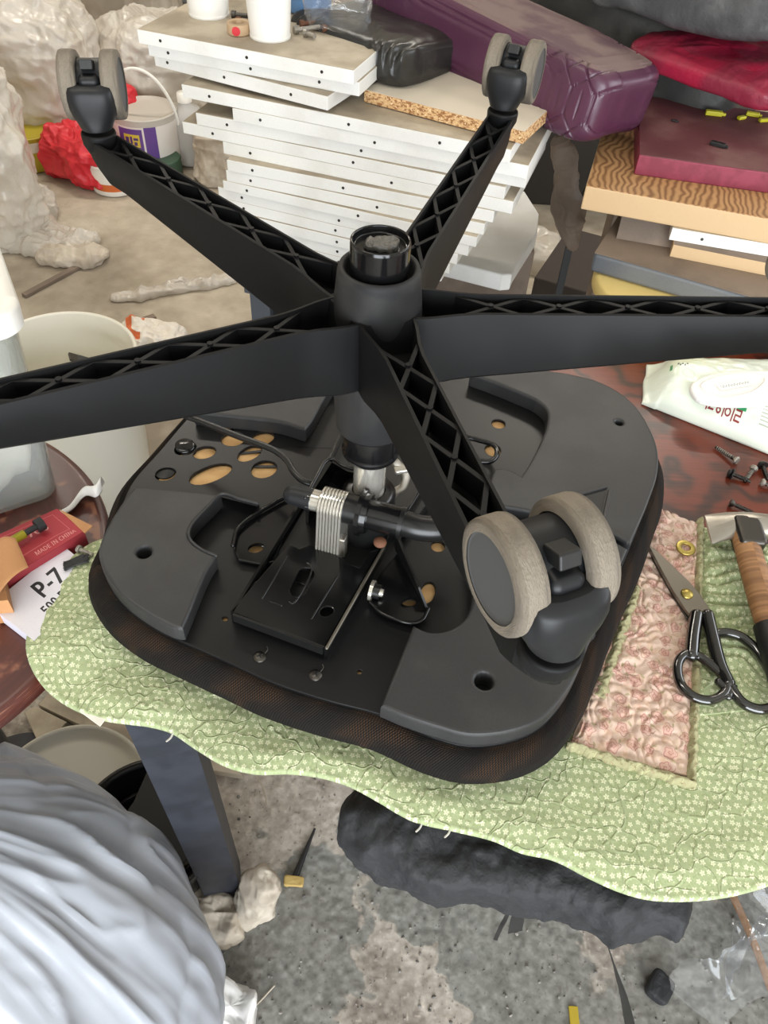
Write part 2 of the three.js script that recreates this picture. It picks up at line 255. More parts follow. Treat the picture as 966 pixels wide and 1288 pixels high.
// leathers and cloths
M.purple = phy({ roughness: .38, clearcoat: .2, clearcoatRoughness: .35, map: dataTex(512, (u, v) => mix3([66, 30, 52], [82, 42, 64], fbm2(u, v, 6, 5)), { rep: 3 }), bumpMap: T.grain, bumpScale: .0003 });
M.purpleDust = std({ roughness: .75, map: dusty([112, 92, 88], [86, 60, 68], 5, 4, .5) });
M.leather = std({ roughness: .5, map: dusty([48, 48, 46], [72, 71, 68], 5, 3, .55), bumpMap: T.grain, bumpScale: .0006 });
M.leatherGloss = std({ roughness: .3, map: dusty([34, 33, 31], [52, 50, 46], 5, 4, .55), bumpMap: T.grain, bumpScale: .0005 });
M.leatherGrey = std({ roughness: .55, map: dusty([66, 67, 68], [104, 104, 104], 5, 3, .55), bumpMap: T.grain, bumpScale: .001 });
M.redCloth = std({ roughness: .5, map: dusty([150, 22, 52], [120, 30, 50], 6, 4, .55), bumpMap: T.grain, bumpScale: .001 });
M.redBag = std({ color: 0xc4222e, roughness: .45 });
M.blackCloth = std({ color: 0x1d1e21, roughness: .72, bumpMap: T.grain, bumpScale: .0015 });
M.film = phy({ roughness: .27, map: dusty([236, 230, 220], [216, 208, 196], 4, 1.2), transmission: .4, thickness: 0 });
M.filmPink = phy({ roughness: .27, map: dusty([236, 216, 212], [220, 204, 198], 4, 1.2), transmission: .25, thickness: 0 });
M.clearFilm = phy({ color: 0xfafbfc, roughness: .06, transmission: .96, thickness: 0 });
M.silverBag = phy({ roughness: .3, color: 0xbfc4ce, transmission: .25, thickness: 0, clearcoat: .25, clearcoatRoughness: .3 });
M.tub = phy({ color: 0xeef0ee, roughness: .12, transmission: .88, thickness: 0 });
M.paper = std({ color: 0xe8e3d8, roughness: .85, bumpMap: T.grain, bumpScale: .0006 });
M.tissue = std({ roughness: .9, map: dusty([202, 192, 176], [176, 164, 148], 6, 5) });
M.cardboard = std({ roughness: .8, map: dusty([196, 146, 100], [178, 128, 84], 6, 6) });
M.legMetal = std({ roughness: .45, map: dusty([30, 33, 41], [42, 45, 54], 6, 6, .58), bumpMap: T.scuff, bumpScale: .0002 });
M.crate = std({ color: 0x4b5058, roughness: .55 });
M.wipes = phy({ roughness: .3, clearcoat: .4, clearcoatRoughness: .2, color: 0xe6eee2 });
// concrete floor
T.concFar = dataTex(1024, (u, v) => { const a = fbm2(u, v, 5, 7), b = fbm2(u + .31, v + .17, 9, 5), c = fbm2(u, v, 60, 4); let k = mix3([172, 161, 143], [142, 131, 115], smooth(.35, .65, a)); k = mix3(k, [186, 177, 161], smooth(.58, .72, b) * .6); const s = (c - .5) * 34; return k.map(x => x + s); }, { rep: 1 / 2.6 });
T.concNear = dataTex(2048, (u, v) => {
  const a = fbm2(u, v, 7, 7), b = fbm2(u + .41 + .05 * (fbm2(u, v, 30, 4) - .5), v + .13 + .05 * (fbm2(u + .5, v, 30, 4) - .5), 6, 7), c = fbm2(u, v, 120, 4), g = noise2p(u * 190, v * 190, 190);
  let k = mix3([170, 161, 150], [138, 129, 119], smooth(.4, .62, a)); const m = smooth(.53, .57, b); k = mix3(k, mix3([104, 108, 104], [128, 127, 120], a), m * .75); const e = smooth(.5, .53, b) * (1 - smooth(.53, .56, b)); k = mix3(k, [186, 178, 166], e * .35);
  k = mix3(k, [200, 190, 176], smooth(.8, .95, g) * .5 * (1 - m)); k = mix3(k, [90, 82, 74], smooth(.15, .03, g) * .4); return k.map(x => x + (c - .5) * 60); }, { rep: 1 / 1.1 });
T.concBump = dataTex(1024, (u, v) => { const b = smooth(.5, .56, fbm2(u + .41, v + .13, 5, 6)), k = 255 * (.55 * fbm2(u, v, 40, 6) + .25 * noise2p(u * 120, v * 120, 120) * (1 - b) + .2 * b); return [k, k, k]; }, { rep: 1 / 1.1, srgb: false });
M.floorFar = std({ roughness: .7, map: T.concFar, bumpMap: T.concBump, bumpScale: .004 });
M.floorNear = std({ roughness: .75, map: T.concNear, bumpMap: T.concBump, bumpScale: .005 });
M.wall = std({ roughness: .9, map: dusty([196, 188, 172], [176, 166, 150], 4, .8) });
M.ceiling = std({ color: 0xd8d4ca, roughness: .9 });
// ---------------------------------------------------------------- the room
{
  const R = ROOM, t = .15;
  const blockBetween = (x0, x1, y0, y1, z0, z1) => { const g = new THREE.BoxGeometry(x1 - x0, y1 - y0, z1 - z0); g.translate((x0 + x1) / 2, (y0 + y1) / 2, (z0 + z1) / 2); return boxUV(g); };
  const split = -1.25;
  struct('floor', blockBetween(R.x0, R.x1, -t, 0, split, R.z1), M.floorNear);
  struct('floor_001', blockBetween(R.x0, R.x1, -t, 0, R.z0, split), M.floorFar);
  struct('ceiling', blockBetween(R.x0 - t, R.x1 + t, R.h, R.h + t, R.z0 - t, R.z1 + t), M.ceiling);
  struct('wall_back', blockBetween(R.x0 - t, R.x1 + t, 0, R.h, R.z0 - t, R.z0), M.wall);
  struct('wall_left', blockBetween(R.x0 - t, R.x0, 0, R.h, R.z0, R.z1), M.wall);
  struct('wall_right', mergeGeometries([blockBetween(R.x1, R.x1 + t, 0, 1.1, R.z0, R.z1), blockBetween(R.x1, R.x1 + t, 2.4, R.h, R.z0, R.z1), blockBetween(R.x1, R.x1 + t, 1.1, 2.4, R.z0, -2.4), blockBetween(R.x1, R.x1 + t, 1.1, 2.4, 0, R.z1)]), M.wall);
  struct('wall_front', mergeGeometries([blockBetween(R.x0 - t, -1.1, 0, R.h, R.z1, R.z1 + t), blockBetween(2.1, R.x1 + t, 0, R.h, R.z1, R.z1 + t), blockBetween(-1.1, 2.1, 2.35, R.h, R.z1, R.z1 + t)]), M.wall);
  for (const [x, z] of LAMPS) {
    const l = thing('ceiling_lamp', 'long fluorescent ceiling lamp above the ' + (z > -2 ? 'work table' : x < 0 ? 'heap of plastic film' : 'stack of boards'), 'lamp', V(x, R.h, z));
    part(l, 'housing', rbox(1.25, .05, .2, .008).translate(x, R.h - .025, z), M.white);
    part(l, 'tube', boxUV(new THREE.CapsuleGeometry(.02, 1.16, 6, 12).rotateZ(Math.PI / 2)).translate(x, R.h - .075, z), std({ color: 0xffffff, emissive: new THREE.Color(1, .95, .86), emissiveIntensity: 3 }));
  }
}
// ---------------------------------------------------------------- the upturned office chair
const HUB = V(-.0154, 0, -.5075), TABLE = .72, SEAT0 = .735, PLATE = .786, PAD = .805;
const chair = thing('office_chair', 'black swivel office chair turned upside down on the quilted mat, castors up', 'chair', V(.02, SEAT0, -.6));
{
  // seat outline: visible edges first, then the sides under the arms
  const outPx = [[124, 690], [128, 712], [150, 745], [190, 775], [229, 793], [285, 825, 2], [340, 850, 2], [410, 873, 2], [478, 891, 2], [550, 914], [590, 924], [640, 920], [680, 905], [706, 880], [725, 850], [740, 812], [765, 752], [792, 690], [816, 630], [828, 590], [825, 555], [795, 505], [755, 480], [700, 467], [640, 462], [560, 452], [480, 442], [400, 440], [330, 455], [285, 474, 1], [238, 524, 1], [202, 566, 1], [164, 611, 1], [138, 655]];
  const out = catmull(outPx.map(([x, y, low]) => onY(x, y, low === 2 ? (PLATE + PAD) / 2 : low ? PLATE : PAD)), 170);
  const seatRing = (d, y) => offset(out, d).map(p => V(p.x, y, p.z));
  // cushion
  const rings = [[-.06, SEAT0 - .001], [-.02, SEAT0], [.004, SEAT0 + .006], [.0135, SEAT0 + .017], [.019, SEAT0 + .024], [.0165, SEAT0 + .034], [.006, PLATE - .004], [-.012, PLATE - .008], [-.03, PLATE - .013]].map(([d, y]) => seatRing(d, y));
  rings.forEach(r => r.forEach(p => { const k = fbm3(p.x * 9, p.y * 9, p.z * 9, 3) - .5; p.x += k * .004; p.z += k * .004; }));
  part(chair, 'seat_cushion', loft(rings), M.meshFabric);
  const ply = part(chair, 'plywood_board', slab(offset(out, -.02), PLATE - .0125, PLATE - .0045, { bevel: 0 }), M.plywood);
  // base plate with the perforations that show the plywood
  const blob = (cx, cy, rx, ry, t = 0, f) => ringPts(onY(cx, cy, PLATE), rx, ry, t, 22, f);
  const holes = [
    blob(265, 596, .0205, .0125, .55, a => 1 + .14 * Math.cos(2 * a + .6)), blob(257, 569, .012, .009, .5), blob(293, 552, .0125, .011, .3), blob(330, 551, .013, .010, .6), blob(314, 570, .015, .009, .9), blob(332, 590, .014, .012, .8), blob(285, 538, .009, .008, .2),
    blob(208, 596, .0105, .009, .6), blob(233, 564, .0115, .010, .6), blob(627, 533, .0075, .0075), blob(620, 566, .0085, .0095), blob(551, 687, .0068, .0068), blob(538, 745, .0065, .0125, -.2), blob(322, 690, .0075, .006), blob(514, 756, .007, .005), blob(452, 845, .002, .002), blob(283, 778, .0025, .0025),
  ];
  part(chair, 'base_plate', slab(out, PLATE - .004, PLATE, { bevel: .0008, holes }), M.plate);
  for (const [px, py, w, t] of [[316, 569, .026, .25], [335, 587, .026, .1], [240, 568, .026, .9], [285, 545, .02, .9]]) { const c = onY(px, py, PLATE - .003); part(chair, 'cross_strip', rbox(w, .0015, .0035, .0005).rotateY(t).translate(c.x, c.y, c.z), M.black); }
  part(ply, 'dark_plug', lathe([[0, 0], [.0105, 0], [.0105, .0035], [0, .0038]], onY(208, 595, PLATE - .0055), 24), M.black);
  part(ply, 'dark_plug', lathe([[0, 0], [.0118, 0], [.0118, .004], [.009, .0065], [0, .007]], onY(233, 564, PLATE - .0055), 24), M.enamel);
  // raised corner pads
  const outline = (px) => {                                          // smooth between the sharp corners (marked with a third entry)
    const f = px.findIndex(p => p[2]), q = [...px.slice(f), ...px.slice(0, f), px[f]], res = []; let run = [q[0]];
    for (let i = 1; i < q.length; i++) { run.push(q[i]); if (q[i][2]) { const w = run.map(([x, y]) => onY(x, y, PAD)), len = w.reduce((t, p, k) => k ? t + p.distanceTo(w[k - 1]) : 0, 0), n = w.length === 2 ? Math.max(1, Math.round(len / .02)) : Math.max(3, Math.round(len / .004)); const c = w.length === 2 ? Array.from({ length: n }, (_, k) => w[0].clone().lerp(w[1], k / n)) : catmull(w, n, false).slice(0, n); res.push(...c); run = [q[i]]; } }
    return res;
  };
  const sub = (px, n, holes) => { const p = outline(px); void n; return slab(p, PLATE - .001, PAD, { bevel: .003, seg: 3, holes }); };
  const hole = (x, y, r) => ringPts(onY(x, y, PAD), r, r, 0, 18);
  part(chair, 'corner_pad', sub([[124, 690], [128, 712], [150, 745], [188, 774], [222, 790], [230, 790, 1], [238, 772], [250, 742], [262, 715], [272, 699, 1], [258, 692], [244, 684], [237, 674], [239, 664], [250, 650], [264, 636], [278, 622, 1], [240, 618], [205, 615], [169, 612, 1], [152, 634], [136, 660]], 150, [hole(181, 694, .0068)]), M.shell);
  part(chair, 'corner_pad', sub([[479, 888, 1], [510, 901], [550, 914], [590, 924], [640, 920], [680, 905], [706, 880], [725, 850], [740, 812], [765, 752], [783, 706], [790, 690, 1], [760, 672], [735, 660, 1], [700, 668], [660, 668], [620, 672], [590, 690, 1], [594, 720], [594, 750], [588, 772], [574, 787], [556, 794], [538, 794], [520, 786, 1], [504, 826], [490, 860]], 170, [hole(609, 856, .0078), hole(741, 778, .0075)]), M.shell);
  part(chair, 'corner_pad', sub([[591, 468], [618, 479], [650, 492], [676, 504], [688, 516], [688, 534], [678, 560], [664, 586], [656, 598, 1], [646, 592], [632, 588], [622, 590, 1], [617, 604], [613, 618], [610, 634, 1], [650, 640], [690, 648], [735, 656, 1], [760, 668], [793, 684, 1], [816, 630], [828, 590], [825, 555], [795, 505], [755, 480], [700, 467], [640, 462]], 170, [hole(779, 531, .0042)]), M.shell);
  part(chair, 'corner_pad', sub([[243, 518, 1], [300, 524], [350, 530], [384, 540, 1], [392, 530], [399, 518], [404, 508], [420, 480, 1], [450, 462], [440, 444], [400, 440], [330, 455], [285, 478]], 110), M.shell);
  // ribbed triangular pocket on the big pad
  for (const [a, b] of [[[757, 664], [767, 618]], [[763, 613], [722, 624]], [[757, 664], [790, 683]], [[752, 662], [742, 650]]]) { const A = onY(...a, PAD), B = onY(...b, PAD); part(chair, 'pocket_rib', bar(A, B, .0035, .005), M.shell); }
  part(chair, 'pocket_floor', slab(pxs([[762, 617], [722, 628], [740, 650], [754, 661]], PAD), PAD - .003, PAD + .0006, { bevel: .0005 }), M.black);
  // curled edge wall of the left pad notch and the far pad step
  part(chair, 'pad_lip', capped(catmull(pxs([[272, 699], [252, 690], [238, 676], [240, 662], [262, 637], [279, 621], [300, 627], [324, 633]], PAD), 40, false), .0014, 40, 8), M.shell);
  part(chair, 'notch_wall', hexa(pxs([[279, 621], [326, 634], [324, 637], [277, 625]], PLATE), [...pxs([[279, 621], [326, 634], [324, 637], [277, 625]], PAD - .002)]), M.shell);
  // screws in the front channel
  for (const [x, y] of [[327, 826], [397, 849]]) {
    const c = onY(x, y, PLATE), s = part(chair, 'screw', lathe([[0, .0022], [.003, .002], [.0052, .0006], [.0055, 0]], c, 20), M.steelDark);
    for (const t of [.5, 2.07]) part(s, 'slot', rbox(.006, .0005, .0012, .0002).rotateY(t).translate(c.x, c.y + .0022, c.z), M.black);
    part(chair, 'thread_end', capped([c.clone().add(V(.004, .001, -.003)), c.clone().add(V(.006, .003, -.006)), c.clone().add(V(.005, .004, -.008))], .0004, 8, 5), M.steelDark);
  }

  // ---- tilt mechanism
  const Q = (x, y, Y) => onY(x, y, Y);
  const TOP = .803;
  const platePx = [[290, 769], [411, 815], [483, 688], [466, 694], [452, 714], [436, 708], [431, 701], [410, 692], [389, 685], [376, 690], [364, 683]];
  const slotC = Q(380, 732, TOP), slotD = Q(392, 712, TOP).sub(Q(372, 752, TOP)).normalize();
  const stadium = (c, d, L, r) => { const o = []; for (let i = 0; i < 24; i++) { const a = i / 24 * Math.PI * 2, s = Math.cos(a) > 0 ? 1 : -1; const x = Math.cos(a) * r + s * L / 2, z = Math.sin(a) * r; o.push(V(c.x + d.x * x - d.z * z, c.y, c.z + d.z * x + d.x * z)); } return o; };
  const box = part(chair, 'mechanism_box', slab(pxs(platePx, TOP), TOP - .0025, TOP, { bevel: .0008, holes: [stadium(slotC, slotD, .019, .0072), ringPts(Q(326, 737, TOP), .0065, .005, .6), ringPts(Q(411, 769, TOP), .006, .005, .6)] }), M.enamel);
  const wallP = (a, b, w = .0025, y0 = PLATE, y1 = TOP) => { const A = Q(...a, TOP), B = Q(...b, TOP); const d = B.clone().sub(A).normalize(), n = V(-d.z, 0, d.x).multiplyScalar(w); const lo = [A, B, B.clone().add(n), A.clone().add(n)]; return hexa(lo.map(p => V(p.x, y0, p.z)), lo.map(p => V(p.x, y1, p.z))); };
  part(box, 'side_wall', wallP([411, 815], [500, 657], -.0025), M.enamel);
  part(box, 'side_wall', wallP([290, 769], [400, 592], .0025), M.enamel);
  part(box, 'front_wall', wallP([294, 771], [407, 813], .0022, PLATE + .007), M.enamelDull);
  part(box, 'top_edge', capped([Q(411, 815, TOP), Q(483, 688, TOP)], .0016, 10, 8), std({ color: 0x6a655c, metalness: .7, roughness: .35 }));
  part(box, 'embossed_ridge', capped([Q(364, 757, TOP), Q(368, 760, TOP), Q(392, 715, TOP), Q(386, 708, TOP)], .0009, 20, 6), M.enamel);
  for (const [a, b] of [[[330, 752], [362, 700]], [[392, 778], [424, 726]], [[340, 757], [354, 762]]]) part(box, 'embossed_ridge', capped([Q(...a, TOP), Q(...b, TOP)], .0009, 8, 6), M.enamel);
  part(box, 'inner_bar', bar(Q(372, 730, TOP - .012), Q(390, 737, TOP - .012), .004, .002), M.enamelDull);
  part(box, 'inner_floor', slab(pxs([[300, 766], [408, 806], [500, 640], [400, 600]], TOP), PLATE, PLATE + .004, { bevel: 0 }), M.black);
  // U-shaped bracket behind
  const U = .852;
  const br = part(chair, 'mechanism_bracket', mergeGeometries([
    hexa(pxs([[384, 648], [417, 590], [420, 592], [388, 650]], .80).map(p => V(p.x, PLATE, p.z)), pxs([[384, 625], [414, 577], [419, 579], [388, 627]], U)),
    hexa(pxs([[417, 590], [480, 612], [478, 616], [416, 594]], .80).map(p => V(p.x, PLATE, p.z)), pxs([[416, 577], [440, 589], [437, 593], [415, 580]], U)),
    hexa(pxs([[440, 600], [484, 612], [482, 616], [438, 604]], .80).map(p => V(p.x, PLATE, p.z)), pxs([[440, 589], [480, 598], [478, 602], [437, 593]], U)),
    hexa(pxs([[480, 612], [452, 665], [456, 667], [484, 614]], .80).map(p => V(p.x, PLATE, p.z)), pxs([[478, 598], [447, 652], [451, 654], [482, 600]], U)),
  ]), M.enamel);
  part(br, 'rim', capped(pxs([[384, 626], [398, 600], [410, 580], [418, 577], [432, 586], [446, 590], [470, 594], [479, 599], [470, 618], [456, 640]], U), .0018, 60, 8), M.enamel);
  // cross tube with knob, nut, leaf springs and sleeve
  const a0 = Q(371, 623, .845), a1 = Q(505, 657, .845), ax = a1.clone().sub(a0).normalize(), at = (px, py) => { const p = Q(px, py, .845); return a0.clone().addScaledVector(ax, p.sub(a0).dot(ax)); };
  part(chair, 'end_cap', along(mergeGeometries([cylX(.0095, .0105, .018), new THREE.SphereGeometry(.0095, 20, 12)].map(g => g.toNonIndexed())), at(369, 623), ax), M.darkPlastic);
  part(chair, 'spindle', along(cylX(.0065, .0065, .06), at(385, 628), ax), M.chrome);
  part(chair, 'hex_nut', along(boxUV(new THREE.CylinderGeometry(.0105, .0105, .012, 6).rotateZ(-Math.PI / 2)), at(396, 631), ax), M.chrome);
  part(chair, 'washer', along(cylX(.0125, .0125, .003), at(403, 633), ax), M.steel);
  {
    const side = V(0, 0, 0).crossVectors(ax, V(0, 1, 0)).normalize(); if (side.z < 0) side.negate();
    const tail = Q(412, 690, TOP - .012); const c0 = at(414, 636); const tv = tail.clone().sub(c0); tv.addScaledVector(ax, -tv.dot(ax));
    const tx = tv.dot(side), ty = tv.y, ang = Math.atan2(ty, tx), L = Math.hypot(tx, ty), r = .0148;
    const s = new THREE.Shape(); s.absarc(0, 0, r, ang + Math.PI / 2, ang + Math.PI * 1.5, false); s.lineTo(Math.cos(ang) * L + Math.sin(ang) * r, Math.sin(ang) * L - Math.cos(ang) * r); s.lineTo(Math.cos(ang) * L - Math.sin(ang) * r, Math.sin(ang) * L + Math.cos(ang) * r);
    const g = new THREE.ExtrudeGeometry(s, { depth: .0016, bevelEnabled: true, bevelThickness: .0003, bevelSize: .0003, bevelSegments: 1, curveSegments: 20 });
    const mm = new THREE.Matrix4().makeBasis(side, V(0, 1, 0), V(0, 0, 0).crossVectors(side, V(0, 1, 0)));
    g.applyMatrix4(mm);
    const sgn = V(0, 0, 0).crossVectors(side, V(0, 1, 0)).dot(ax) > 0 ? 1 : -1; void sgn;
    for (let i = 0; i < 8; i++) { const p = at(407, 634).addScaledVector(ax, i * .0029); part(chair, 'spring_leaf', g.clone().translate(p.x, p.y, p.z), M.chrome); }
    part(chair, 'spring_foot', along(rbox(.009, .03, .009, .002), tail.clone().addScaledVector(ax, .014).add(V(0, .008, 0)), ax), M.steel);
  }
  part(chair, 'sleeve', along(cylX(.0135, .0135, .024), at(431, 640), ax), M.enamelDull);
  part(chair, 'flange', along(mergeGeometries([cylX(.0215, .0215, .004), cylX(.0195, .018, .009)]), at(452, 645), ax), M.enamel);
  part(chair, 'cross_tube', along(cylX(.0138, .0138, .036), at(456, 646), ax), M.enamel);
  part(chair, 'tube_collar', along(cylX(.0146, .0146, .004), at(503, 657), ax), M.enamelDull);
  part(chair, 'lever_tube', capped([at(504, 657), at(530, 662).add(V(0, -.001, 0)), Q(556, 664, .842), Q(580, 650, .838)], .0118, 30, 16), M.enamelDull);
  part(chair, 'weld', new THREE.SphereGeometry(.006, 16, 10).scale(1, .7, 1).translate(...Q(478, 682, .83).toArray()), M.rust);
  // height lever rod
  part(chair, 'lever_rod', capped([Q(236, 524, .822), Q(262, 534, .826), Q(300, 549, .83), Q(346, 567, .836), Q(360, 578, .837), Q(370, 594, .836), Q(382, 605, .834), Q(400, 609, .832)], .0033, 60, 10), M.enamelDull);
  // side brackets with holes
  const ear = (px, Y, h, mat) => slab(pxs(px, Y), Y - .004, Y, { bevel: .0012, holes: [h] });
  part(chair, 'side_bracket', ear([[292, 684], [298, 666], [345, 634], [366, 624], [372, 640], [345, 706], [330, 710], [300, 704]], .792, ringPts(Q(322, 689, .792), .009, .007, .5)), M.enamel);
  part(chair, 'side_bracket', mergeGeometries([ear([[462, 752], [478, 722], [504, 690], [540, 765], [531, 781], [520, 784], [480, 772]], .794, ringPts(Q(514, 758, .794), .009, .006, .5))]), M.enamel);
  part(chair, 'side_web', hexa(pxs([[500, 690], [540, 768], [538, 771], [497, 692]], .794), pxs([[498, 664], [528, 738], [526, 740], [495, 666]], .812)), M.enamelDull);
  part(chair, 'bracket_lip', capped(pxs([[293, 686], [300, 664], [346, 632], [366, 622]], .796), .0022, 30, 8), M.enamel);
  part(chair, 'bracket_lip', capped(pxs([[466, 758], [482, 772], [520, 784], [531, 780], [539, 766]], .797), .0018, 30, 8), M.enamel);
  { const p = Q(466, 742, .80), d = ax.clone(); part(chair, 'bolt_washer', along(cylX(.0095, .0095, .003), p.clone(), d), M.chrome); part(chair, 'bolt_head', along(mergeGeometries([boxUV(new THREE.CylinderGeometry(.0075, .0075, .006, 6).rotateZ(-Math.PI / 2)).translate(.003, 0, 0)]), p.clone().addScaledVector(d, .003), d), M.enamelDull); part(chair, 'bolt_end', along(cylX(.004, .0035, .003, 16), p.clone().addScaledVector(d, .009), d), M.chrome); }
  // rear part of the mechanism, gas spring and chrome linkage
  part(chair, 'mechanism_rear', slab(pxs([[400, 600], [430, 540], [452, 500], [520, 500], [560, 560], [545, 625], [512, 668]], .798), PLATE, .80, { bevel: .002 }), M.enamelDull);
  for (const [a, b] of [[[408, 600], [452, 505]], [[505, 660], [556, 580]]]) part(chair, 'mechanism_rail', bar(Q(...a, .80), Q(...b, .80), .003, .02), M.enamel);
  part(chair, 'loop_bracket', tube(pxs([[578, 548], [600, 553], [622, 561], [625, 571], [618, 580], [600, 580], [585, 576]], .80), .0028, 40, 8), M.enamel);
  part(chair, 'gas_rod', lathe([[.0195, .79], [.0195, .835], [.0165, .84], [.0145, .842], [.0145, .9]], V(HUB.x, 0, HUB.z)), M.chrome);
  part(chair, 'rod_socket', lathe([[.026, .79], [.025, .842], [.020, .845], [.0155, .846]], V(HUB.x, 0, HUB.z)), M.enamelDull);
  part(chair, 'linkage', capped([Q(498, 582, .858), Q(510, 596, .85), Q(507, 612, .84), Q(494, 622, .835), Q(490, 640, .825)], .0042, 30, 10), M.steel);
  part(chair, 'linkage_lug', rbox(.018, .005, .009, .002).rotateY(.3).translate(...Q(508, 590, .856).toArray()), M.chrome);
  const cx = (prof) => lathe(prof, V(HUB.x, 0, HUB.z), 64);
  part(chair, 'gas_spring_cover', cx([[0, .893], [.0235, .893], [.0252, .8955], [.0252, .899], [.0238, .901], [.0238, .96], [0, .96]]), M.enamel);

  // ---- five-armed base
  const hub = part(chair, 'base_hub', cx([[0, .925], [.029, .925], [.0305, .928], [.0325, .96], [.0335, 1.0], [.0335, 1.03], [.0325, 1.045], [.0308, 1.062], [.0302, 1.069], [.0290, 1.0725], [.0272, 1.0735], [.0255, 1.0728], [.0242, 1.070], [.0238, 1.06], [0, 1.06]]), M.hub);
  part(hub, 'cylinder_end', cx([[.0212, 1.058], [.0214, 1.090], [.0211, 1.0928], [.0200, 1.0933], [.0192, 1.0925], [.0190, 1.0885], [.0180, 1.0875], [0, 1.0875]]), M.enamel);
  part(hub, 'grease_blob', puff(V(HUB.x + .001, 1.0885, HUB.z - .001), V(.0105, 0, .001), V(0, .0026, 0), V(-.001, 0, .0078), { nu: 60, nv: 36, amp: .0012, freq: 260, ridge: .003, rfreq: 180, e: .4, e2: .4 }), std({ color: 0x55524d, roughness: .35 }));
  const topY = r => lerp(1.0467, 1.0678, (r - .05) / .27);
  const halfW = r => r < .075 ? lerp(.021, .0142, smooth(.028, .075, r)) : lerp(.0142, .0128, (r - .075) / .25);
  const deep = r => lerp(.064, .034, clamp((r - .04) / .24));
  function armGeo() {
    const rs = [.024, .03, .036, .042, .05, .06, .075, .1, .15, .2, .25, .28, .3, .312, .320, .326, .330, .3325], rings = [];
    for (const r of rs) {
      const y = topY(Math.min(r, .32)), endK = r > .312 ? Math.sqrt(Math.max(0, 1 - Math.pow((r - .312) / .021, 2))) : 1, w = Math.max(.001, halfW(Math.min(r, .32)) * endK), d = deep(r) * (r > .3 ? lerp(1, .36, (r - .3) / .033) : 1);
      const iw = Math.max(.0004, w - .0028), id = r < .034 || r > .302 ? .0006 : Math.min(.024, d * .6), b = .0035, c = Math.min(.0012, w * .3);
      const prof = [[-w + c, y], [-iw - .0002, y], [-iw, y - .0006], [-iw, y - id], [iw, y - id], [iw, y - .0006], [iw + .0002, y], [w - c, y], [w - c * .3, y - c * .3], [w, y - c], [w * .93, y - d + b], [w * .8, y - d + b * .3], [w * .6, y - d], [-w * .6, y - d], [-w * .8, y - d + b * .3], [-w * .93, y - d + b], [-w, y - c], [-w + c * .3, y - c * .3]];
      rings.push(prof.map(([z, yy]) => V(r, yy, z)));
    }
    const g = loft(rings); return toCreasedNormals(g.toNonIndexed(), .6);
  }
  const armG = armGeo();
  const ribG = []; const P0 = .058, PER = .049;
  for (let k = 0; k < 5; k++) {
    const gs = [], r0 = P0 + k * PER, r1 = r0 + PER, rm = (r0 + r1) / 2;
    const yv = r => topY(r) - .0022, h = .016;
    for (const s of [-1, 1]) { const w0 = halfW(r0) - .002, w1 = halfW(r1) - .002; gs.push(bar(V(r0, yv(r0) - h / 2, s * w0), V(r1, yv(r1) - h / 2, -s * w1), .0034, h, V(0, 1, 0), .0004)); }
    const kn = new THREE.CylinderGeometry(.0021, .0021, h + .0012, 12).toNonIndexed(); kn.translate(rm, yv(rm) - h / 2 + .0008, 0); gs.push(boxUV(kn));
    ribG.push(mergeGeometries(gs.map(g => { g.deleteAttribute('uv'); return boxUV(g); })));
  }
  const mouth = capped([V(.041, topY(.041) + .0002, -.0085), V(.036, topY(.036) + .0004, 0), V(.041, topY(.041) + .0002, .0085)], .0016, 20, 8);
  const socket = (() => { const g = new THREE.LatheGeometry([[.0110, -.014], [.0146, -.006], [.0150, .0012], [.0146, .0028], [.0132, .0034], [0, .0034]].map(([r, y]) => new THREE.Vector2(Math.max(r, 1e-5), y)), 32); return g; })();
  const casterTop = 1.0678;
  const chairBase = chair.position;
  for (let k = 0; k < 5; k++) {
    const a = (72 * k - .73) * Math.PI / 180;
    const arm = local(chair, 'base_arm', armG, M.basePlastic, V(HUB.x - chairBase.x, -chairBase.y, HUB.z - chairBase.z), [0, a, 0]);
    for (const g of ribG) local(arm, 'rib', g, M.basePlastic);
    local(arm, 'castor_socket', socket, M.basePlastic, V(.32, casterTop, 0));
  }
  // castors: twin wheels held by a hooded body
  const R = .0272, AY = .0285, TR = -.0235, WX = .0172, WW = .0145;
  const proto = new THREE.Group(); proto.name = 'castor';
  {
    const w = WW / 2;
    const treadProf = [[R - .006, -w], [R - .0022, -w], [R - .0006, -w + .0008], [R, -w + .003], [R, w - .003], [R - .0006, w - .0008], [R - .0022, w], [R - .006, w]];
    const tread = new THREE.LatheGeometry(treadProf.map(([r, y]) => new THREE.Vector2(r, y)), 64); tread.rotateZ(-Math.PI / 2);
    const disc = new THREE.LatheGeometry([[0, w - .0012], [R - .0075, w - .0012], [R - .0062, w - .0006], [R - .0050, w - .0002], [R - .0050, -w + .004], [R - .009, -w + .007], [0, -w + .007]].map(([r, y]) => new THREE.Vector2(Math.max(r, 1e-5), y)), 48); disc.rotateZ(-Math.PI / 2);
    for (const s of [-1, 1]) {
      const t = local(proto, 'wheel_tread', tread, M.tread, V(s * WX, AY, TR)); void t;
      local(proto, 'wheel_disc', disc, M.wheelDisc, V(s * WX, AY, TR), s > 0 ? [0, 0, 0] : [0, Math.PI, 0]);
    }
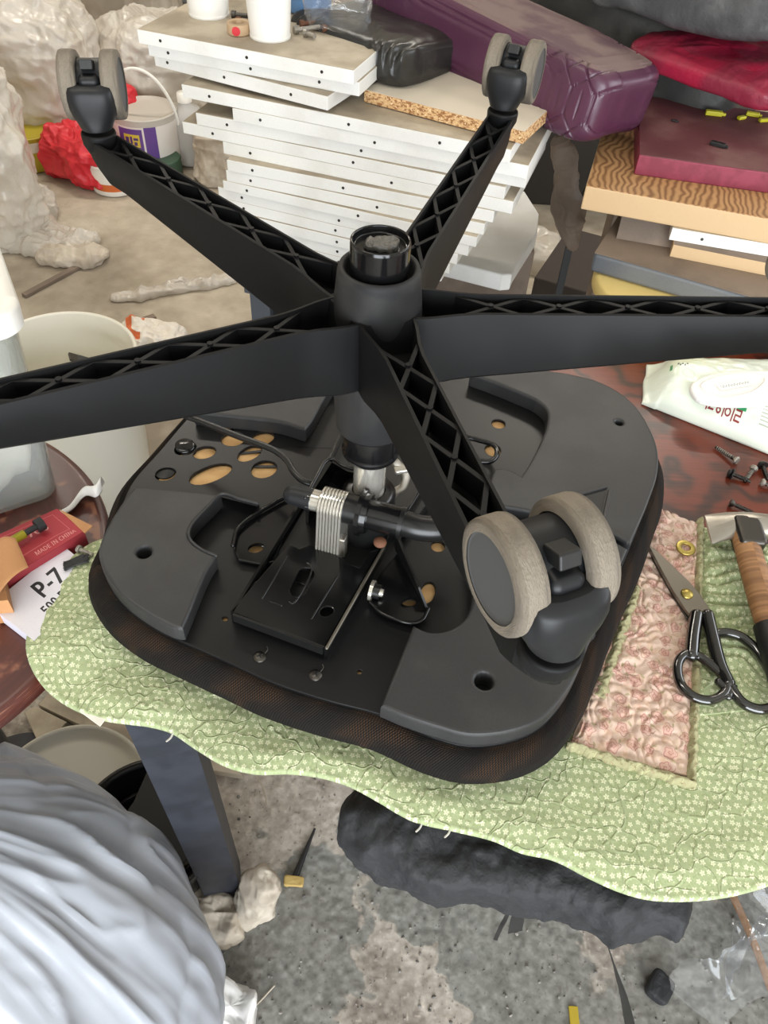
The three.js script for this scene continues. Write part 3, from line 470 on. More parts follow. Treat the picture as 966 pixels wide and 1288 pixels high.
    // hood: rises from the stem and wraps the stem side of the wheels
    const hood = (() => {
      const sec = [[.0022, .0128, 0, .0126, .5], [.0034, .0136, 0, .0134, .5], [.007, .0152, -.001, .0135, .48], [.012, .0182, -.004, .0160, .4], [.018, .0198, -.006, .0178, .32], [.026, .0202, -.007, .0186, .28], [.032, .0198, -.008, .0182, .28], [.0355, .0188, -.0085, .0168, .3], [.037, .016, -.010, .0135, .35]];
      return loft(sec.map(([y, hw, zc, hd, e]) => [...Array(44)].map((_, i) => { const a = i / 44 * 6.28319, c = Math.cos(a), n = Math.sin(a); return V(Math.sign(c) * Math.pow(Math.abs(c), e * 2) * hw, y - (n < 0 ? .006 * Math.pow(-n, 2) * smooth(.02, .035, y) : 0), zc + Math.sign(n) * Math.pow(Math.abs(n), e * 2) * hd); })));
    })();
    local(proto, 'hood', hood, M.darkPlastic);
    local(proto, 'body', rbox(.018, .032, .030, .005, 4), M.darkPlastic, V(0, AY - .002, TR + .008));
    const core = new THREE.CylinderGeometry(.0185, .0185, .0235, 32); core.rotateZ(Math.PI / 2);
    local(proto, 'axle_housing', core, M.darkPlastic, V(0, AY + .002, TR - .001));
    local(proto, 'brake_tab', rbox(.011, .008, .013, .0012, 3), M.black, V(0, AY + .020, TR + .012), [-.4, 0, 0]);
  }
  const turns = { 0: 1.9, 1: -17.6, 2: 11, 3: -1.2, 4: 26 };
  for (let k = 0; k < 5; k++) {
    const a = (72 * k - .73) * Math.PI / 180, c = k ? proto.clone() : proto; c.name = 'castor'; chair.add(c);
    c.position.set(HUB.x + .32 * Math.cos(a), casterTop + .004, HUB.z - .32 * Math.sin(a)).sub(chairBase);
    c.rotation.set(0, k === 0 || k === 3 ? turns[k] : turns[k] * Math.PI / 180, 0);
  }
}
// ---------------------------------------------------------------- work table, stool table and the quilted mat
{
  const t = thing('work_table', 'red-brown wood-grained work table on dark metal legs under the upturned chair', 'table', V(.2, 0, -.6));
  const top = [V(-.165, 0, -.372), V(-.045, 0, -.955), V(.95, 0, -1.0), V(.95, 0, -.24), V(.25, 0, -.275)];
  const tg = slab(top, TABLE - .028, TABLE, { bevel: .004, seg: 3 }); tg.rotateY(0);
  part(t, 'tabletop', tg, M.table);
  const leg = (x0, z0, x1, z1, w, turn) => { const r = (c, y, k) => ringPts(V(c[0], y, c[1]), k, k, turn, 4).map(p => p); return hexa(r([x1, z1], .002, w * .72), r([x0, z0], TABLE - .03, w * .72)); };
  part(t, 'leg', leg(-.205, -.372, -.216, -.415, .054, 1.05), M.legMetal);
  part(t, 'leg', leg(.88, -.28, .9, -.28, .058, .9), M.legMetal);
  part(t, 'leg', leg(.02, -.9, 0, -.9, .058, .9), M.legMetal);
  part(t, 'leg', leg(.88, -.92, .9, -.94, .058, .9), M.legMetal);
  const s = thing('stool_table', 'round dark mahogany stool table carrying the clear tub and the screw boxes', 'table', V(-.515, 0, -.465));
  part(s, 'tabletop', lathe([[0, TABLE - .03], [.226, TABLE - .03], [.236, TABLE - .022], [.238, TABLE - .010], [.235, TABLE - .003], [.228, TABLE - .0005], [0, TABLE - .0005]], V(-.515, 0, -.465), 96), M.mahogany);
  part(s, 'pedestal', lathe([[0, .001], [.095, .001], [.095, .012], [.03, .022], [.026, .05], [.026, TABLE - .04], [.06, TABLE - .03], [0, TABLE - .03]], V(-.60, 0, -.55), 48), M.legMetal);
}
const MATY = SEAT0 - .0035;
{
  const px = [[35, 815], [38, 832], [52, 856], [82, 880], [120, 896], [152, 902], [186, 906], [214, 914], [250, 938], [285, 958], [320, 967], [365, 967], [400, 971], [440, 983], [480, 1004], [520, 1026], [570, 1038], [620, 1050], [660, 1067], [700, 1076], [740, 1096], [780, 1114], [815, 1124], [850, 1127], [890, 1126], [930, 1120], [966, 1110], [1010, 1092], [1080, 1050], [1120, 980], [1110, 860], [1060, 740], [1000, 692], [940, 676], [880, 660], [824, 645], [700, 620], [560, 620], [400, 640], [260, 660], [150, 672], [104, 694], [76, 724], [50, 764], [38, 794]];
  const out = catmull(pxs(px, MATY), 560), c = V(.06, MATY, -.43), rings = [];
  const m = thing('quilted_mat', 'pale green flower-print quilted mat with a pink patch under the upturned chair', 'mat', V(.06, TABLE, -.43));
  const relief = (x, z, y = 0) => .0016 * (ridge3(x * 38, y, z * 38, 3) - .6) + .0016 * (fbm3(x * 90, 3, z * 90, 2) - .5);
  const K = 80, boxAt = onY(86, 748, MATY);   // the mat rides up over the white carton
  const at = (i, k) => { const p = out[i], x = lerp(c.x, p.x, k), z = lerp(c.z, p.z, k); const e = smooth(.86, 1, k), up = .0085 * smooth(.105, .055, Math.hypot(x - boxAt.x, z - boxAt.z)); return V(x, MATY + up + relief(x, z) * (1 - .5 * e) - .004 * e * e + .004 * (fbm3(x * 11, 9, z * 11, 2) - .5) * smooth(.7, 1, k), z); };
  for (let j = 0; j <= K; j++) { const k = .02 + .98 * Math.pow(j / K, .8); rings.push(out.map((_, i) => at(i, k))); }
  const last = rings[K]; rings.push(offset(last, .0015).map(p => V(p.x, p.y - .002, p.z))); rings.push(offset(last, .0012).map(p => V(p.x, p.y - .006, p.z))); rings.push(offset(last, -.003).map(p => V(p.x, p.y - .0085, p.z)));
  const inner = []; for (const k of [.9, .5, .05]) inner.push(out.map(p => V(lerp(c.x, p.x, k), MATY - .0108, lerp(c.z, p.z, k)))); rings.push(...inner);
  const g = loft(rings, { caps: true }); const P = g.attributes.position, U = g.attributes.uv; for (let i = 0; i < P.count; i++) U.setXY(i, P.getX(i), -P.getZ(i));
  part(m, 'quilt', g, M.quilt);
  // stitched seam along the hem
  const seam = out.map((_, i) => at(i, .93).add(V(0, .0006, 0))).filter((_, i) => i < 190 || i > 380);
  void seam;
  // pink patch, puckered
  const quad = [[823, 640], [878, 660], [866, 976], [716, 940]].map(([x, y]) => onY(x, y, MATY + .003));
  const bil = (u, v) => { const a = quad[0].clone().lerp(quad[1], u), b = quad[3].clone().lerp(quad[2], u); return a.lerp(b, v); };
  const puck = (x, z) => { const a = Math.abs(Math.sin(x * 210 + 12 * fbm3(x * 44, 1, z * 44, 2))), b = Math.abs(Math.sin(z * 210 + 9 * fbm3(x * 40, 7, z * 40, 2))); return .0036 * Math.pow(a * b, .6) + .003 * (fbm3(x * 90, 2, z * 90, 2) - .5); };
  part(m, 'pink_patch', sheet(150, 220, (u, v) => { const p = bil(u, v); p.x += .003 * (fbm3(p.x * 40, 4, p.z * 40, 2) - .5); p.y = MATY + .0032 + puck(p.x, p.z) * smooth(0, .05, u) * smooth(1, .95, u) * smooth(1, .97, v); return p; }, .003), M.pink);
  // frayed hem strips round the patch
  const strip = (A, B, w) => { const d = B.clone().sub(A), n = V(-d.z, 0, d.x).normalize(), N = Math.round(d.length() / .0016); return sheet(N, 14, (u, v) => { const p = A.clone().lerp(B, u).addScaledVector(n, (v - .5) * w * (1 + 1.1 * (fbm3(u * d.length() * 200, 5, v * 2, 3) - .5))); p.y = MATY + .004 + .0045 * Math.sin(v * Math.PI) * (.2 + 1.5 * ridge3(p.x * 150, 2, p.z * 150, 3)) - .001; return p; }, .003); };
  const q = (x, y) => onY(x, y, MATY);
  part(m, 'frayed_hem', strip(q(880, 656), q(869, 985), .0085), M.quiltEdge);
  part(m, 'frayed_hem', strip(q(712, 938), q(874, 990), .0085), M.quiltEdge);
  part(m, 'frayed_hem', strip(q(800, 742), q(752, 880), .013), M.quiltEdge);
  // green gathered panel on the right, rows of puckers
  const gq = [[886, 662], [1010, 695], [1060, 880], [872, 900]].map(([x, y]) => onY(x, y, MATY + .002));
  part(m, 'gathered_panel', sheet(130, 200, (u, v) => { const a = gq[0].clone().lerp(gq[1], u), b = gq[3].clone().lerp(gq[2], u), p = a.lerp(b, v); const e = smooth(0, .06, u) * smooth(1, .94, u) * smooth(0, .04, v) * smooth(1, .6, v); p.y = MATY + .0008 + e * .0062 * Math.pow(Math.abs(Math.sin(p.z * 190 + 20 * fbm3(p.x * 20, 1, p.z * 14, 2))), .7) * (.5 + fbm3(p.x * 70, 8, p.z * 70, 2)); return p; }, .003), M.quilt);
  const lt = pxs([[88, 886], [108, 870], [138, 898], [126, 914]], MATY - .007); 
  part(m, 'care_label', hexa(lt, lt.map(p => p.clone().add(V(0, .0012, 0)))), M.paper, 'white cloth care label sticking out of the hem');
  for (const [x, y] of [[219, 918], [532, 1030], [568, 1037]]) { const p = onY(x, y, MATY - .006); part(m, 'loose_thread', capped([p, p.clone().add(V(-.002, -.003, .006)), p.clone().add(V(-.005, -.004, .009))], .0009, 10, 5), M.paper); }
}
// ---------------------------------------------------------------- things lying on the mat and the table at the right
{
  const Y = MATY + .010;
  // scissors
  const s = thing('scissors', 'large steel tailor scissors with black handles lying on the pink patch edge', 'scissors', onY(880, 780, Y));
  const poly = (px, y0, y1, b = .0008) => slab(pxs(px, y1), y0, y1, { bevel: b });
  part(s, 'blade', poly([[815, 684], [824, 690], [866, 730], [880, 746], [896, 770], [874, 780], [862, 766], [846, 742], [824, 702]], Y - .001, Y + .0035), std({ color: 0x857e74, metalness: .85, roughness: .32 }));
  part(s, 'blade', poly([[814, 685], [824, 699], [848, 742], [862, 766], [872, 780], [864, 778], [844, 746], [822, 706]], Y - .003, Y - .001), M.steelDark);
  part(s, 'pivot_screw', lathe([[0, .0035], [.003, .0034], [.0036, .0022], [.0052, .002], [.0062, .0008], [.0062, 0]], onY(864, 747, Y + .0035).setY(Y + .0035), 24), M.brass);
  const H = Y + .004, loop = (px, r, n = 70) => tube(pxs(px, H), r, n, 12, true);
  const flat = (g, k = .8) => g;
  part(s, 'handle_loop', flat(loop([[866, 822], [880, 826], [896, 838], [910, 852], [914, 866], [906, 876], [890, 881], [872, 876], [857, 862], [852, 842], [856, 828]], .0046)), M.blackGloss);
  part(s, 'handle_loop', flat(loop([[896, 800], [912, 796], [930, 800], [948, 814], [964, 836], [976, 860], [980, 880], [970, 890], [952, 892], [934, 884], [920, 866], [908, 842], [898, 818]], .0050)), M.blackGloss);
  part(s, 'handle_shank', capped(pxs([[876, 774], [872, 800], [870, 824]], H), .0066, 20, 12), M.blackGloss);
  part(s, 'handle_shank', capped(pxs([[890, 774], [896, 800], [906, 838], [916, 860]], H), .0066, 24, 12), M.blackGloss);
  part(s, 'finger_notch', capped(pxs([[904, 858], [914, 866], [922, 862], [916, 876]], H), .0040, 16, 10), M.blackGloss);
  // hammer
  const h = thing('hammer', 'steel claw hammer with a worn wooden handle on the green side of the mat', 'hammer', onY(950, 690, Y));
  const A = onY(935, 672, Y + .018), B = onY(985, 840, Y + .012), d = B.clone().sub(A);
  part(h, 'handle', along(loft([...Array(15)].map((_, i) => { const t = i / 14, rx = lerp(.0125, .0145, Math.sin(t * 3)), ry = .0115; return [...Array(20)].map((_, k) => { const a = k / 20 * 6.2832; return V(t * d.length(), Math.cos(a) * ry, Math.sin(a) * rx); }); })), A, d), std({ roughness: .55, map: dataTex(256, (u, v) => mix3([166, 122, 80], [112, 76, 46], clamp(noise2p(u * 2, v * 60, 60) * .8 + .3 * (fbm2(u, v, 5, 4) - .3))), { rep: 8 }) }));
  part(h, 'grip', along(loft([...Array(9)].map((_, i) => { const t = i / 8; return [...Array(20)].map((_, k) => { const a = k / 20 * 6.2832; return V(t * .09, Math.cos(a) * .0145, Math.sin(a) * .0165); }); })), A.clone().addScaledVector(d, .72), d), M.black, 'black rubber grip');
  const C = onY(938, 668, Y + .018), hd = d.clone().normalize(), wd = V(-hd.z, 0, hd.x); if (wd.x < 0) wd.negate();
  part(h, 'socket', along(rbox(.038, .026, .028, .005, 3), C.clone().addScaledVector(hd, .006), hd), M.steelDark);
  part(h, 'head', loft([[-.040, .0015, .020, .010], [-.030, .004, .019, .006], [-.016, .009, .017, .002], [0, .013, .015, 0], [.02, .0135, .014, 0], [.04, .012, .013, 0], [.05, .0135, .0145, 0], [.066, .0135, .0145, 0]].map(([x, ry, rz, dz]) => [...Array(20)].map((_, k) => { const a = k / 20 * 6.2832; return C.clone().addScaledVector(wd, x).addScaledVector(hd, -.008 + dz + Math.sin(a) * rz).add(V(0, Math.cos(a) * ry, 0)); }))), M.steel);
  // brass washer
  single('washer', lathe([[.0048, 0], [.0048, .0022], [.0056, .0026], [.0092, .0026], [.0102, .0018], [.0102, 0], [.0048, 0]], onY(862, 690, Y + .002), 36), M.brass, 'flat brass washer lying on the pink patch beside the scissors', 'washer', onY(862, 690, Y + .002));
  // pack of wet wipes
  const w = thing('wipes_pack', 'pale green soft pack of wet wipes with a flip lid on the red table', 'wipes', onY(900, 510, TABLE));
  const wq = [[812, 462], [1030, 462], [1010, 590], [806, 508]].map(([x, y]) => onY(x, y, TABLE));
  const wtex = canvasTex(1024, 512, (g, W, Hh) => {
    const gr = g; gr.fillStyle = '#e9f0e2'; gr.fillRect(0, 0, W, Hh); gr.fillStyle = '#d6e6c8'; for (let i = 0; i < 40; i++) { gr.globalAlpha = .12; gr.beginPath(); gr.arc(rnd() * W * .45, rnd() * Hh * .8, rr(20, 90), 0, 7); gr.fill(); } gr.globalAlpha = 1;
    gr.strokeStyle = '#c4d2b8'; gr.lineWidth = 4; for (const [x, y, r] of [[200, 110, 44], [230, 300, 40]]) { gr.beginPath(); gr.ellipse(x, y, r, r * .7, .4, 0, 7); gr.stroke(); }
    gr.save(); gr.translate(360, 430); gr.rotate(.06 + Math.PI);      // the print is upside down to the camera
    gr.fillStyle = '#2f9b62'; gr.fillRect(-250, 14, 300, 16); gr.strokeStyle = '#8c2f35'; gr.lineWidth = 8; gr.lineCap = 'round';
    const L = (p) => { gr.beginPath(); p.forEach(([x, y], i) => i ? gr.lineTo(x, y) : gr.moveTo(x, y)); gr.stroke(); }, O = (x, y, r) => { gr.beginPath(); gr.arc(x, y, r, 0, 7); gr.stroke(); };
    gr.translate(-230, -34); L([[0, 0], [30, 0], [30, 22], [0, 22], [0, 44], [32, 44]]); L([[46, -6], [46, 50]]); O(78, 20, 15); L([[104, -6], [104, 50]]); O(134, 8, 11); L([[118, 34], [152, 34]]); L([[135, 34], [135, 50]]); L([[166, 0], [192, 0], [180, 22], [168, 44]]); L([[206, -6], [206, 50]]);
    gr.restore();
    gr.fillStyle = '#2c8f5b'; gr.fillRect(120, 212, 12, 64); gr.fillStyle = '#44524a'; gr.font = 'bold 34px sans-serif'; gr.save(); gr.translate(190, 224); gr.rotate(Math.PI); for (const [a, b] of [[0, 0], [12, -16], [26, -6], [38, -18], [50, -2]]) gr.fillRect(a - 24, b - 8, 9, 18); gr.restore();
    gr.fillStyle = '#a8b0a4'; for (let i = 0; i < 6; i++) gr.fillRect(700, 380 + i * 16, 110 + (i % 3) * 20, 5); gr.strokeStyle = '#9aa39a'; gr.lineWidth = 6; gr.beginPath(); gr.moveTo(880, 440); gr.lineTo(910, 390); gr.lineTo(940, 440); gr.closePath(); gr.stroke();
  }, { flat: true });
  const N = 70, pk = (u, v) => { const a = wq[0].clone().lerp(wq[1], u), b = wq[3].clone().lerp(wq[2], u), p = a.lerp(b, v); return p; };
  const H0 = (u, v) => .034 * Math.pow(Math.max(0, Math.sin(Math.PI * clamp(v))), .45) * Math.pow(smooth(0, .18, u), .8) * smooth(1.02, .85, u) ;
  const pos = [], uv = [], idx = []; for (const s2 of [1, 0]) for (let j = 0; j <= N; j++) for (let i = 0; i <= N; i++) { const u = i / N, v = j / N, p = pk(u, v); const cr = fbm3(p.x * 55, 1, p.z * 55, 3) - .5; p.z += (u < .1 ? .004 * Math.sin(v * 9) : 0); p.y = TABLE + .001 + (s2 ? H0(u, v) * (1 + .22 * cr) + .0035 + .003 * cr * smooth(.3, 0, u) : 0); pos.push(p.x, p.y, p.z); uv.push(u, 1 - v); }
  const mN = N + 1, NN = mN * mN; for (let j = 0; j < N; j++) for (let i = 0; i < N; i++) { const a = j * mN + i, b = a + 1, cc = a + mN, dd = cc + 1; idx.push(a, cc, dd, a, dd, b, NN + a, NN + dd, NN + cc, NN + a, NN + b, NN + dd); }
  for (let i = 0; i < N; i++) { for (const [a, b] of [[i, i + 1], [N * mN + i + 1, N * mN + i], [(i + 1) * mN, i * mN], [i * mN + N, (i + 1) * mN + N]]) idx.push(a, b, NN + b, a, NN + b, NN + a); }
  const wg = new THREE.BufferGeometry(); wg.setAttribute('position', new THREE.Float32BufferAttribute(pos, 3)); wg.setAttribute('uv', new THREE.Float32BufferAttribute(uv, 2)); wg.setIndex(idx); wg.computeVertexNormals();
  part(w, 'pouch', wg, phy({ roughness: .3, clearcoat: .4, clearcoatRoughness: .2, map: wtex }));
  const lp = catmull([[868, 486], [884, 474], [912, 468], [950, 466], [990, 470], [1004, 484], [990, 500], [950, 508], [905, 508], [878, 502]].map(([x, y]) => onY(x, y, TABLE + .04)), 60);
  const lid = part(w, 'flip_lid', slab(lp, TABLE + .033, TABLE + .041, { bevel: .003, seg: 3 }), M.white);
  part(lid, 'lid_rim', tube(catmull([[882, 486], [896, 477], [920, 472], [946, 471], [962, 476], [952, 490], [930, 498], [900, 500]].map(([x, y]) => onY(x, y, TABLE + .0412)), 30), .0014, 60, 6, true), M.white);
  part(lid, 'lid_print', (() => { const g = new THREE.PlaneGeometry(.05, .012); g.rotateX(-Math.PI / 2); g.rotateY(.35); const p = onY(925, 484, TABLE + .0416); g.translate(p.x, p.y, p.z); return g; })(), std({ roughness: .4, map: canvasTex(256, 64, (g, W, Hh) => { g.fillStyle = '#eceae6'; g.fillRect(0, 0, W, Hh); g.fillStyle = '#8f979a'; g.font = 'italic 44px serif'; g.save(); g.translate(W, Hh); g.rotate(Math.PI); g.strokeStyle = '#8f979a'; g.lineWidth = 4; g.beginPath(); for (let i = 0; i < 120; i++) g.lineTo(20 + i * 1.8, 36 + 12 * Math.sin(i * .55) * (.4 + .6 * Math.abs(Math.sin(i * .13)))); g.stroke(); g.restore(); }, { flat: true }) }));
  // screws by the hammer
  const screw = (hx, hy, tx, ty, label, mat, kind) => {
    const a = onY(hx, hy, TABLE + .006), b = onY(tx, ty, TABLE + .0025), d2 = b.clone().sub(a), L = d2.length(), o = thing('screw', label, 'screw', a.clone().setY(TABLE), 'dark screws on the red table');
    part(o, 'head', along(mergeGeometries([cylX(.0042, .0052, .002, 18), cylX(.0052, .003, .003, 18).translate(.002, 0, 0)]), a, d2), mat);
    if (kind) part(o, 'flange', along(cylX(.0068, .0068, .0014, 20).translate(.004, 0, 0), a, d2), M.black);
    part(o, 'shank', along(cylX(.0023, .0016, L - .004, 12).translate(.004, 0, 0), a, d2), M.steelDark);
    const hel = []; const turnsN = 9; for (let i = 0; i <= turnsN * 8; i++) { const q = i / (turnsN * 8), an = i / 8 * 6.2832; hel.push(V(.008 + q * (L - .011), Math.cos(an) * .0024, Math.sin(an) * .0024)); }
    part(o, 'thread', along(new THREE.TubeGeometry(new THREE.CatmullRomCurve3(hel), 150, .0005, 4), a, d2), mat);
  };
  screw(928, 580, 900, 562, 'long dark screw nearest the wipes pack, steel head towards the hammer', M.steel, false);
  screw(916, 594, 944, 606, 'black flanged screw on the left of the screw cluster', M.black, true);
  screw(949, 588, 936, 606, 'short grey screw leaning across the middle of the screw cluster', M.steel, false);
  screw(958, 582, 966, 604, 'dark bluish screw at the back right of the screw cluster', M.steelDark, true);
  screw(957, 606, 985, 618, 'round-headed screw at the front right of the screw cluster', M.steel, false);
  screw(918, 632, 948, 646, 'single dark screw lying apart in front of the mat edge', M.steelDark, false);
}
// ---------------------------------------------------------------- left: clear tub and screw boxes on the stool table
{
  const Y = TABLE;
  const cn = onY(75, 625, Y), tub = thing('plastic_tub', 'tall translucent white plastic tub holding crumpled paper on the stool table', 'tub', cn.clone().add(V(-.11, 0, 0)));
  const u = V(-.84, 0, .54), w = V(-.50, 0, -.866).normalize(); // sides leaving the visible corner
  const sq = (grow, y, r) => { const c = cn.clone().addScaledVector(u, -grow).addScaledVector(w, -grow).setY(y), o = []; const W = .17 + 2 * grow, D = .15 + 2 * grow; const cor = [[r, r, 3.1416], [W - r, r, 4.712], [W - r, D - r, 0], [r, D - r, 1.5708]]; for (const [a, b, s0] of cor) for (let i = 0; i < 8; i++) { const an = s0 + i / 7 * 1.5708; o.push(c.clone().addScaledVector(u, a + Math.cos(an) * r).addScaledVector(w, b + Math.sin(an) * r)); } return o; };
  part(tub, 'body', loft([sq(-.003, Y + .001, .014), sq(0, Y + .004, .018), sq(.008, Y + .1, .02), sq(.017, Y + .225, .022), sq(.0205, Y + .228, .023), sq(.0205, Y + .236, .023), sq(.015, Y + .236, .02), sq(.006, Y + .1, .018), sq(-.004, Y + .006, .014)]), M.tub);
  part(tub, 'lid', loft([sq(.0235, Y + .222, .024), sq(.0245, Y + .240, .024), sq(.022, Y + .245, .023), sq(.012, Y + .245, .02)]), M.whitePlastic);
  const ctr = cn.clone().addScaledVector(u, .085).addScaledVector(w, .075);
  for (const [dx, dy, dz, s, a, n] of [[0, .05, 0, .062, .3, 0], [.02, .12, -.01, .055, 1.2, 3], [-.02, .17, .015, .05, 2.2, 5]]) {
    const p = ctr.clone().add(V(dx, Y + dy, dz)).setY(Y + dy);
    single('crumpled_paper', puff(p, V(Math.cos(a) * s, 0, Math.sin(a) * s), V(0, s * .8, 0), V(-Math.sin(a) * s, 0, Math.cos(a) * s), { amp: .006, freq: 30, ridge: .014, rfreq: 22, e: .5, e2: .5, floor: Y + .006 }), M.paper, ['crumpled white paper at the bottom of the translucent tub', 'crumpled white paper in the middle of the translucent tub', 'crumpled white paper at the top of the translucent tub'][n === 0 ? 0 : n === 3 ? 1 : 2], 'paper', p.clone().setY(p.y - s * .8));
  }
  // boxes: printed tops
  function printed(px, y1, h, name, label, cat, draw, side, extra) {
    const q = pxs(px, y1), o = thing(name, label, cat, q[0].clone().add(q[2]).multiplyScalar(.5).setY(y1 - h));
    const lo = q.map(p => V(p.x, y1 - h, p.z)); const body = part(o, 'carton', hexa(lo, q), side); void body;
    const g = new THREE.BufferGeometry(), P = []; for (const k of [0, 1, 2, 0, 2, 3]) P.push(q[k].x, y1 + .0004, q[k].z); g.setAttribute('position', new THREE.Float32BufferAttribute(P, 3)); g.setAttribute('uv', new THREE.Float32BufferAttribute([0, 1, 1, 1, 1, 0, 0, 1, 1, 0, 0, 0], 2)); g.computeVertexNormals();
    part(o, 'printed_top', g, std({ roughness: .55, map: canvasTex(1024, 512, draw, { flat: true }) })); if (extra) extra(o); return o;
  }
  // corner order: far left, far right, near right, near left as the print reads
  printed([[-14, 762], [80, 687], [128, 726], [43, 806]], Y + .016, .015, 'screw_box', 'white carton printed P-7 500 PCS half under the mat', 'box', (g, W, H) => { g.fillStyle = '#d9d6dc'; g.fillRect(0, 0, W, H); for (let i = 0; i < 260; i++) { g.fillStyle = 'rgba(140,130,130,.35)'; g.fillRect(rnd() * W, rnd() * H, 4, 4); } g.fillStyle = '#232226'; g.font = 'bold 250px sans-serif'; g.fillText('P-7', 410, 290); g.font = 'bold 130px sans-serif'; g.fillText('500 PCS', 300, 430); }, std({ color: 0xd2d0dc, roughness: .6 }));
  printed([[-40, 690], [72, 640], [106, 668], [-4, 736]], Y + .026, .025, 'screw_box', 'red carton printed MADE IN CHINA behind the white carton', 'box', (g, W, H) => { g.fillStyle = '#9e2a33'; g.fillRect(0, 0, W, H); g.strokeStyle = 'rgba(220,150,140,.7)'; g.lineWidth = 4; g.strokeRect(330, 60, 600, 330); g.fillStyle = '#d09088'; g.font = 'bold 150px sans-serif'; g.fillText('700', 540, 250); g.font = '66px sans-serif'; g.fillText('MADE IN CHINA', 480, 470); }, std({ color: 0x8a2830, roughness: .6 }), o => { const f = pxs([[74, 639], [116, 660], [106, 669]], Y + .029); part(o, 'end_flap', slab(f, Y + .026, Y + .0275, { bevel: .0003 }), M.cardboard, 'bare tan end flap'); });
  const ob = thing('open_carton', 'open orange-tan cardboard flap at the left edge beside the white carton', 'box', onY(0, 720, Y));
  part(ob, 'carton', hexa(pxs([[-60, 700], [-2, 700], [10, 755], [-60, 760]], Y + .036).map(p => V(p.x, Y + .001, p.z)), pxs([[-60, 700], [-2, 700], [10, 755], [-60, 760]], Y + .036)), M.cardboard);
  part(ob, 'flap', sheet(12, 12, (a, b) => { const p = onY(lerp(-12, lerp(20, 36, b), a), lerp(678, lerp(750, 714, a), b), Y + .05); p.y = Y + .042 + .012 * Math.sin(a * 2.2); return p; }, .0015), M.cardboard);
  const b0 = onY(2, 688, Y + .036), b1 = onY(50, 660, Y + .036), bd = b1.clone().sub(b0), bo = thing('bolt', 'black bolt with a brassy sleeve lying on the red carton', 'bolt', b0.clone().setY(Y + .0285));
  part(bo, 'shank', along(cylX(.0032, .0032, bd.length(), 16), b0, bd), M.black); part(bo, 'sleeve', along(cylX(.0045, .0045, bd.length() * .6, 18), b0, bd), std({ color: 0x8f8420, roughness: .35, metalness: .5 })); part(bo, 'head', along(boxUV(new THREE.CylinderGeometry(.0075, .0075, .008, 6).rotateZ(-Math.PI / 2)), b1, bd), M.black);
  // bristle scrap and paper curl
  const bp = onY(96, 708, Y + .022); single('bristle_scrap', mergeGeometries([...Array(40)].map((_, i) => { const a = onY(82 + rr(-2, 3), 712 + rr(-6, 6), Y + .0185), b = onY(106 + rr(-2, 6), 703 + rr(-6, 4), Y + .022); return capped([a, b], .0009, 3, 5); })), M.black, 'black bristle tuft sticking out between the white carton and the chair', 'bristle', bp);
  const pc = onY(122, 600, Y + .02); single('paper_curl', sheet(26, 10, (a, b) => { const q0 = onY(lerp(70, 130, a), lerp(636, 598 + 8 * Math.sin(a * 9), a), Y + .012); return V(q0.x + b * .006, Y + .002 + .02 * a * Math.sin(b * 2.6) + .004 * a, q0.z + .018 * b * (.2 + a)); }, .0012), M.white, 'white paper strip curling over the edge of the stool table', 'paper', pc);
  const scr = onY(98, 690, Y + .02); const sc = thing('screw', 'small steel screw peeking out behind the white carton corner', 'screw', scr.clone().setY(Y)); const se = onY(112, 696, Y + .02).sub(scr);
  part(sc, 'head', along(cylX(.004, .004, .003, 16), scr, se), M.steel); part(sc, 'shank', along(cylX(.002, .002, .018, 12), scr, se), M.steel);
}
// ---------------------------------------------------------------- stack of white boards behind the chair
function boardGeo(A, B, Y, th, depth, name, label, edgeMat, topMat, group, o = {}) {   // A, B: front top corners
  const u = B.clone().sub(A).setY(0), L = u.length(); u.normalize(); const w = V(u.z, 0, -u.x);
  const c = A.clone().addScaledVector(u, L / 2).addScaledVector(w, depth / 2).setY(Y - th);
  const t = new THREE.Group(); t.name = numbered(name); t.position.copy(c); t.rotation.y = Math.atan2(-u.z, u.x); scene.add(t); tag(t, label, 'board', group);
  const core = rbox(L, th, depth, o.r ?? .0008, 2); core.translate(0, th / 2, 0); local(t, 'edge_band', core, edgeMat);
  const f = boxUV(new THREE.BoxGeometry(L - .0016, .0012, depth - .0016)); f.translate(0, th, 0); local(t, 'face', f, topMat);
  if (o.under) {}
  for (const s of o.screws || []) local(t, 'screw_hole', screwG, M.steelDark, V((s - .5) * L, th * .5, depth / 2));
  for (const s of o.sideScrews || []) local(t, 'screw_hole', screwG, M.steelDark, V(L / 2, th * .5, (.5 - s) * depth));
  return t;
}
const screwG = new THREE.CylinderGeometry(.0022, .0022, .0012, 10); screwG.rotateX(Math.PI / 2);
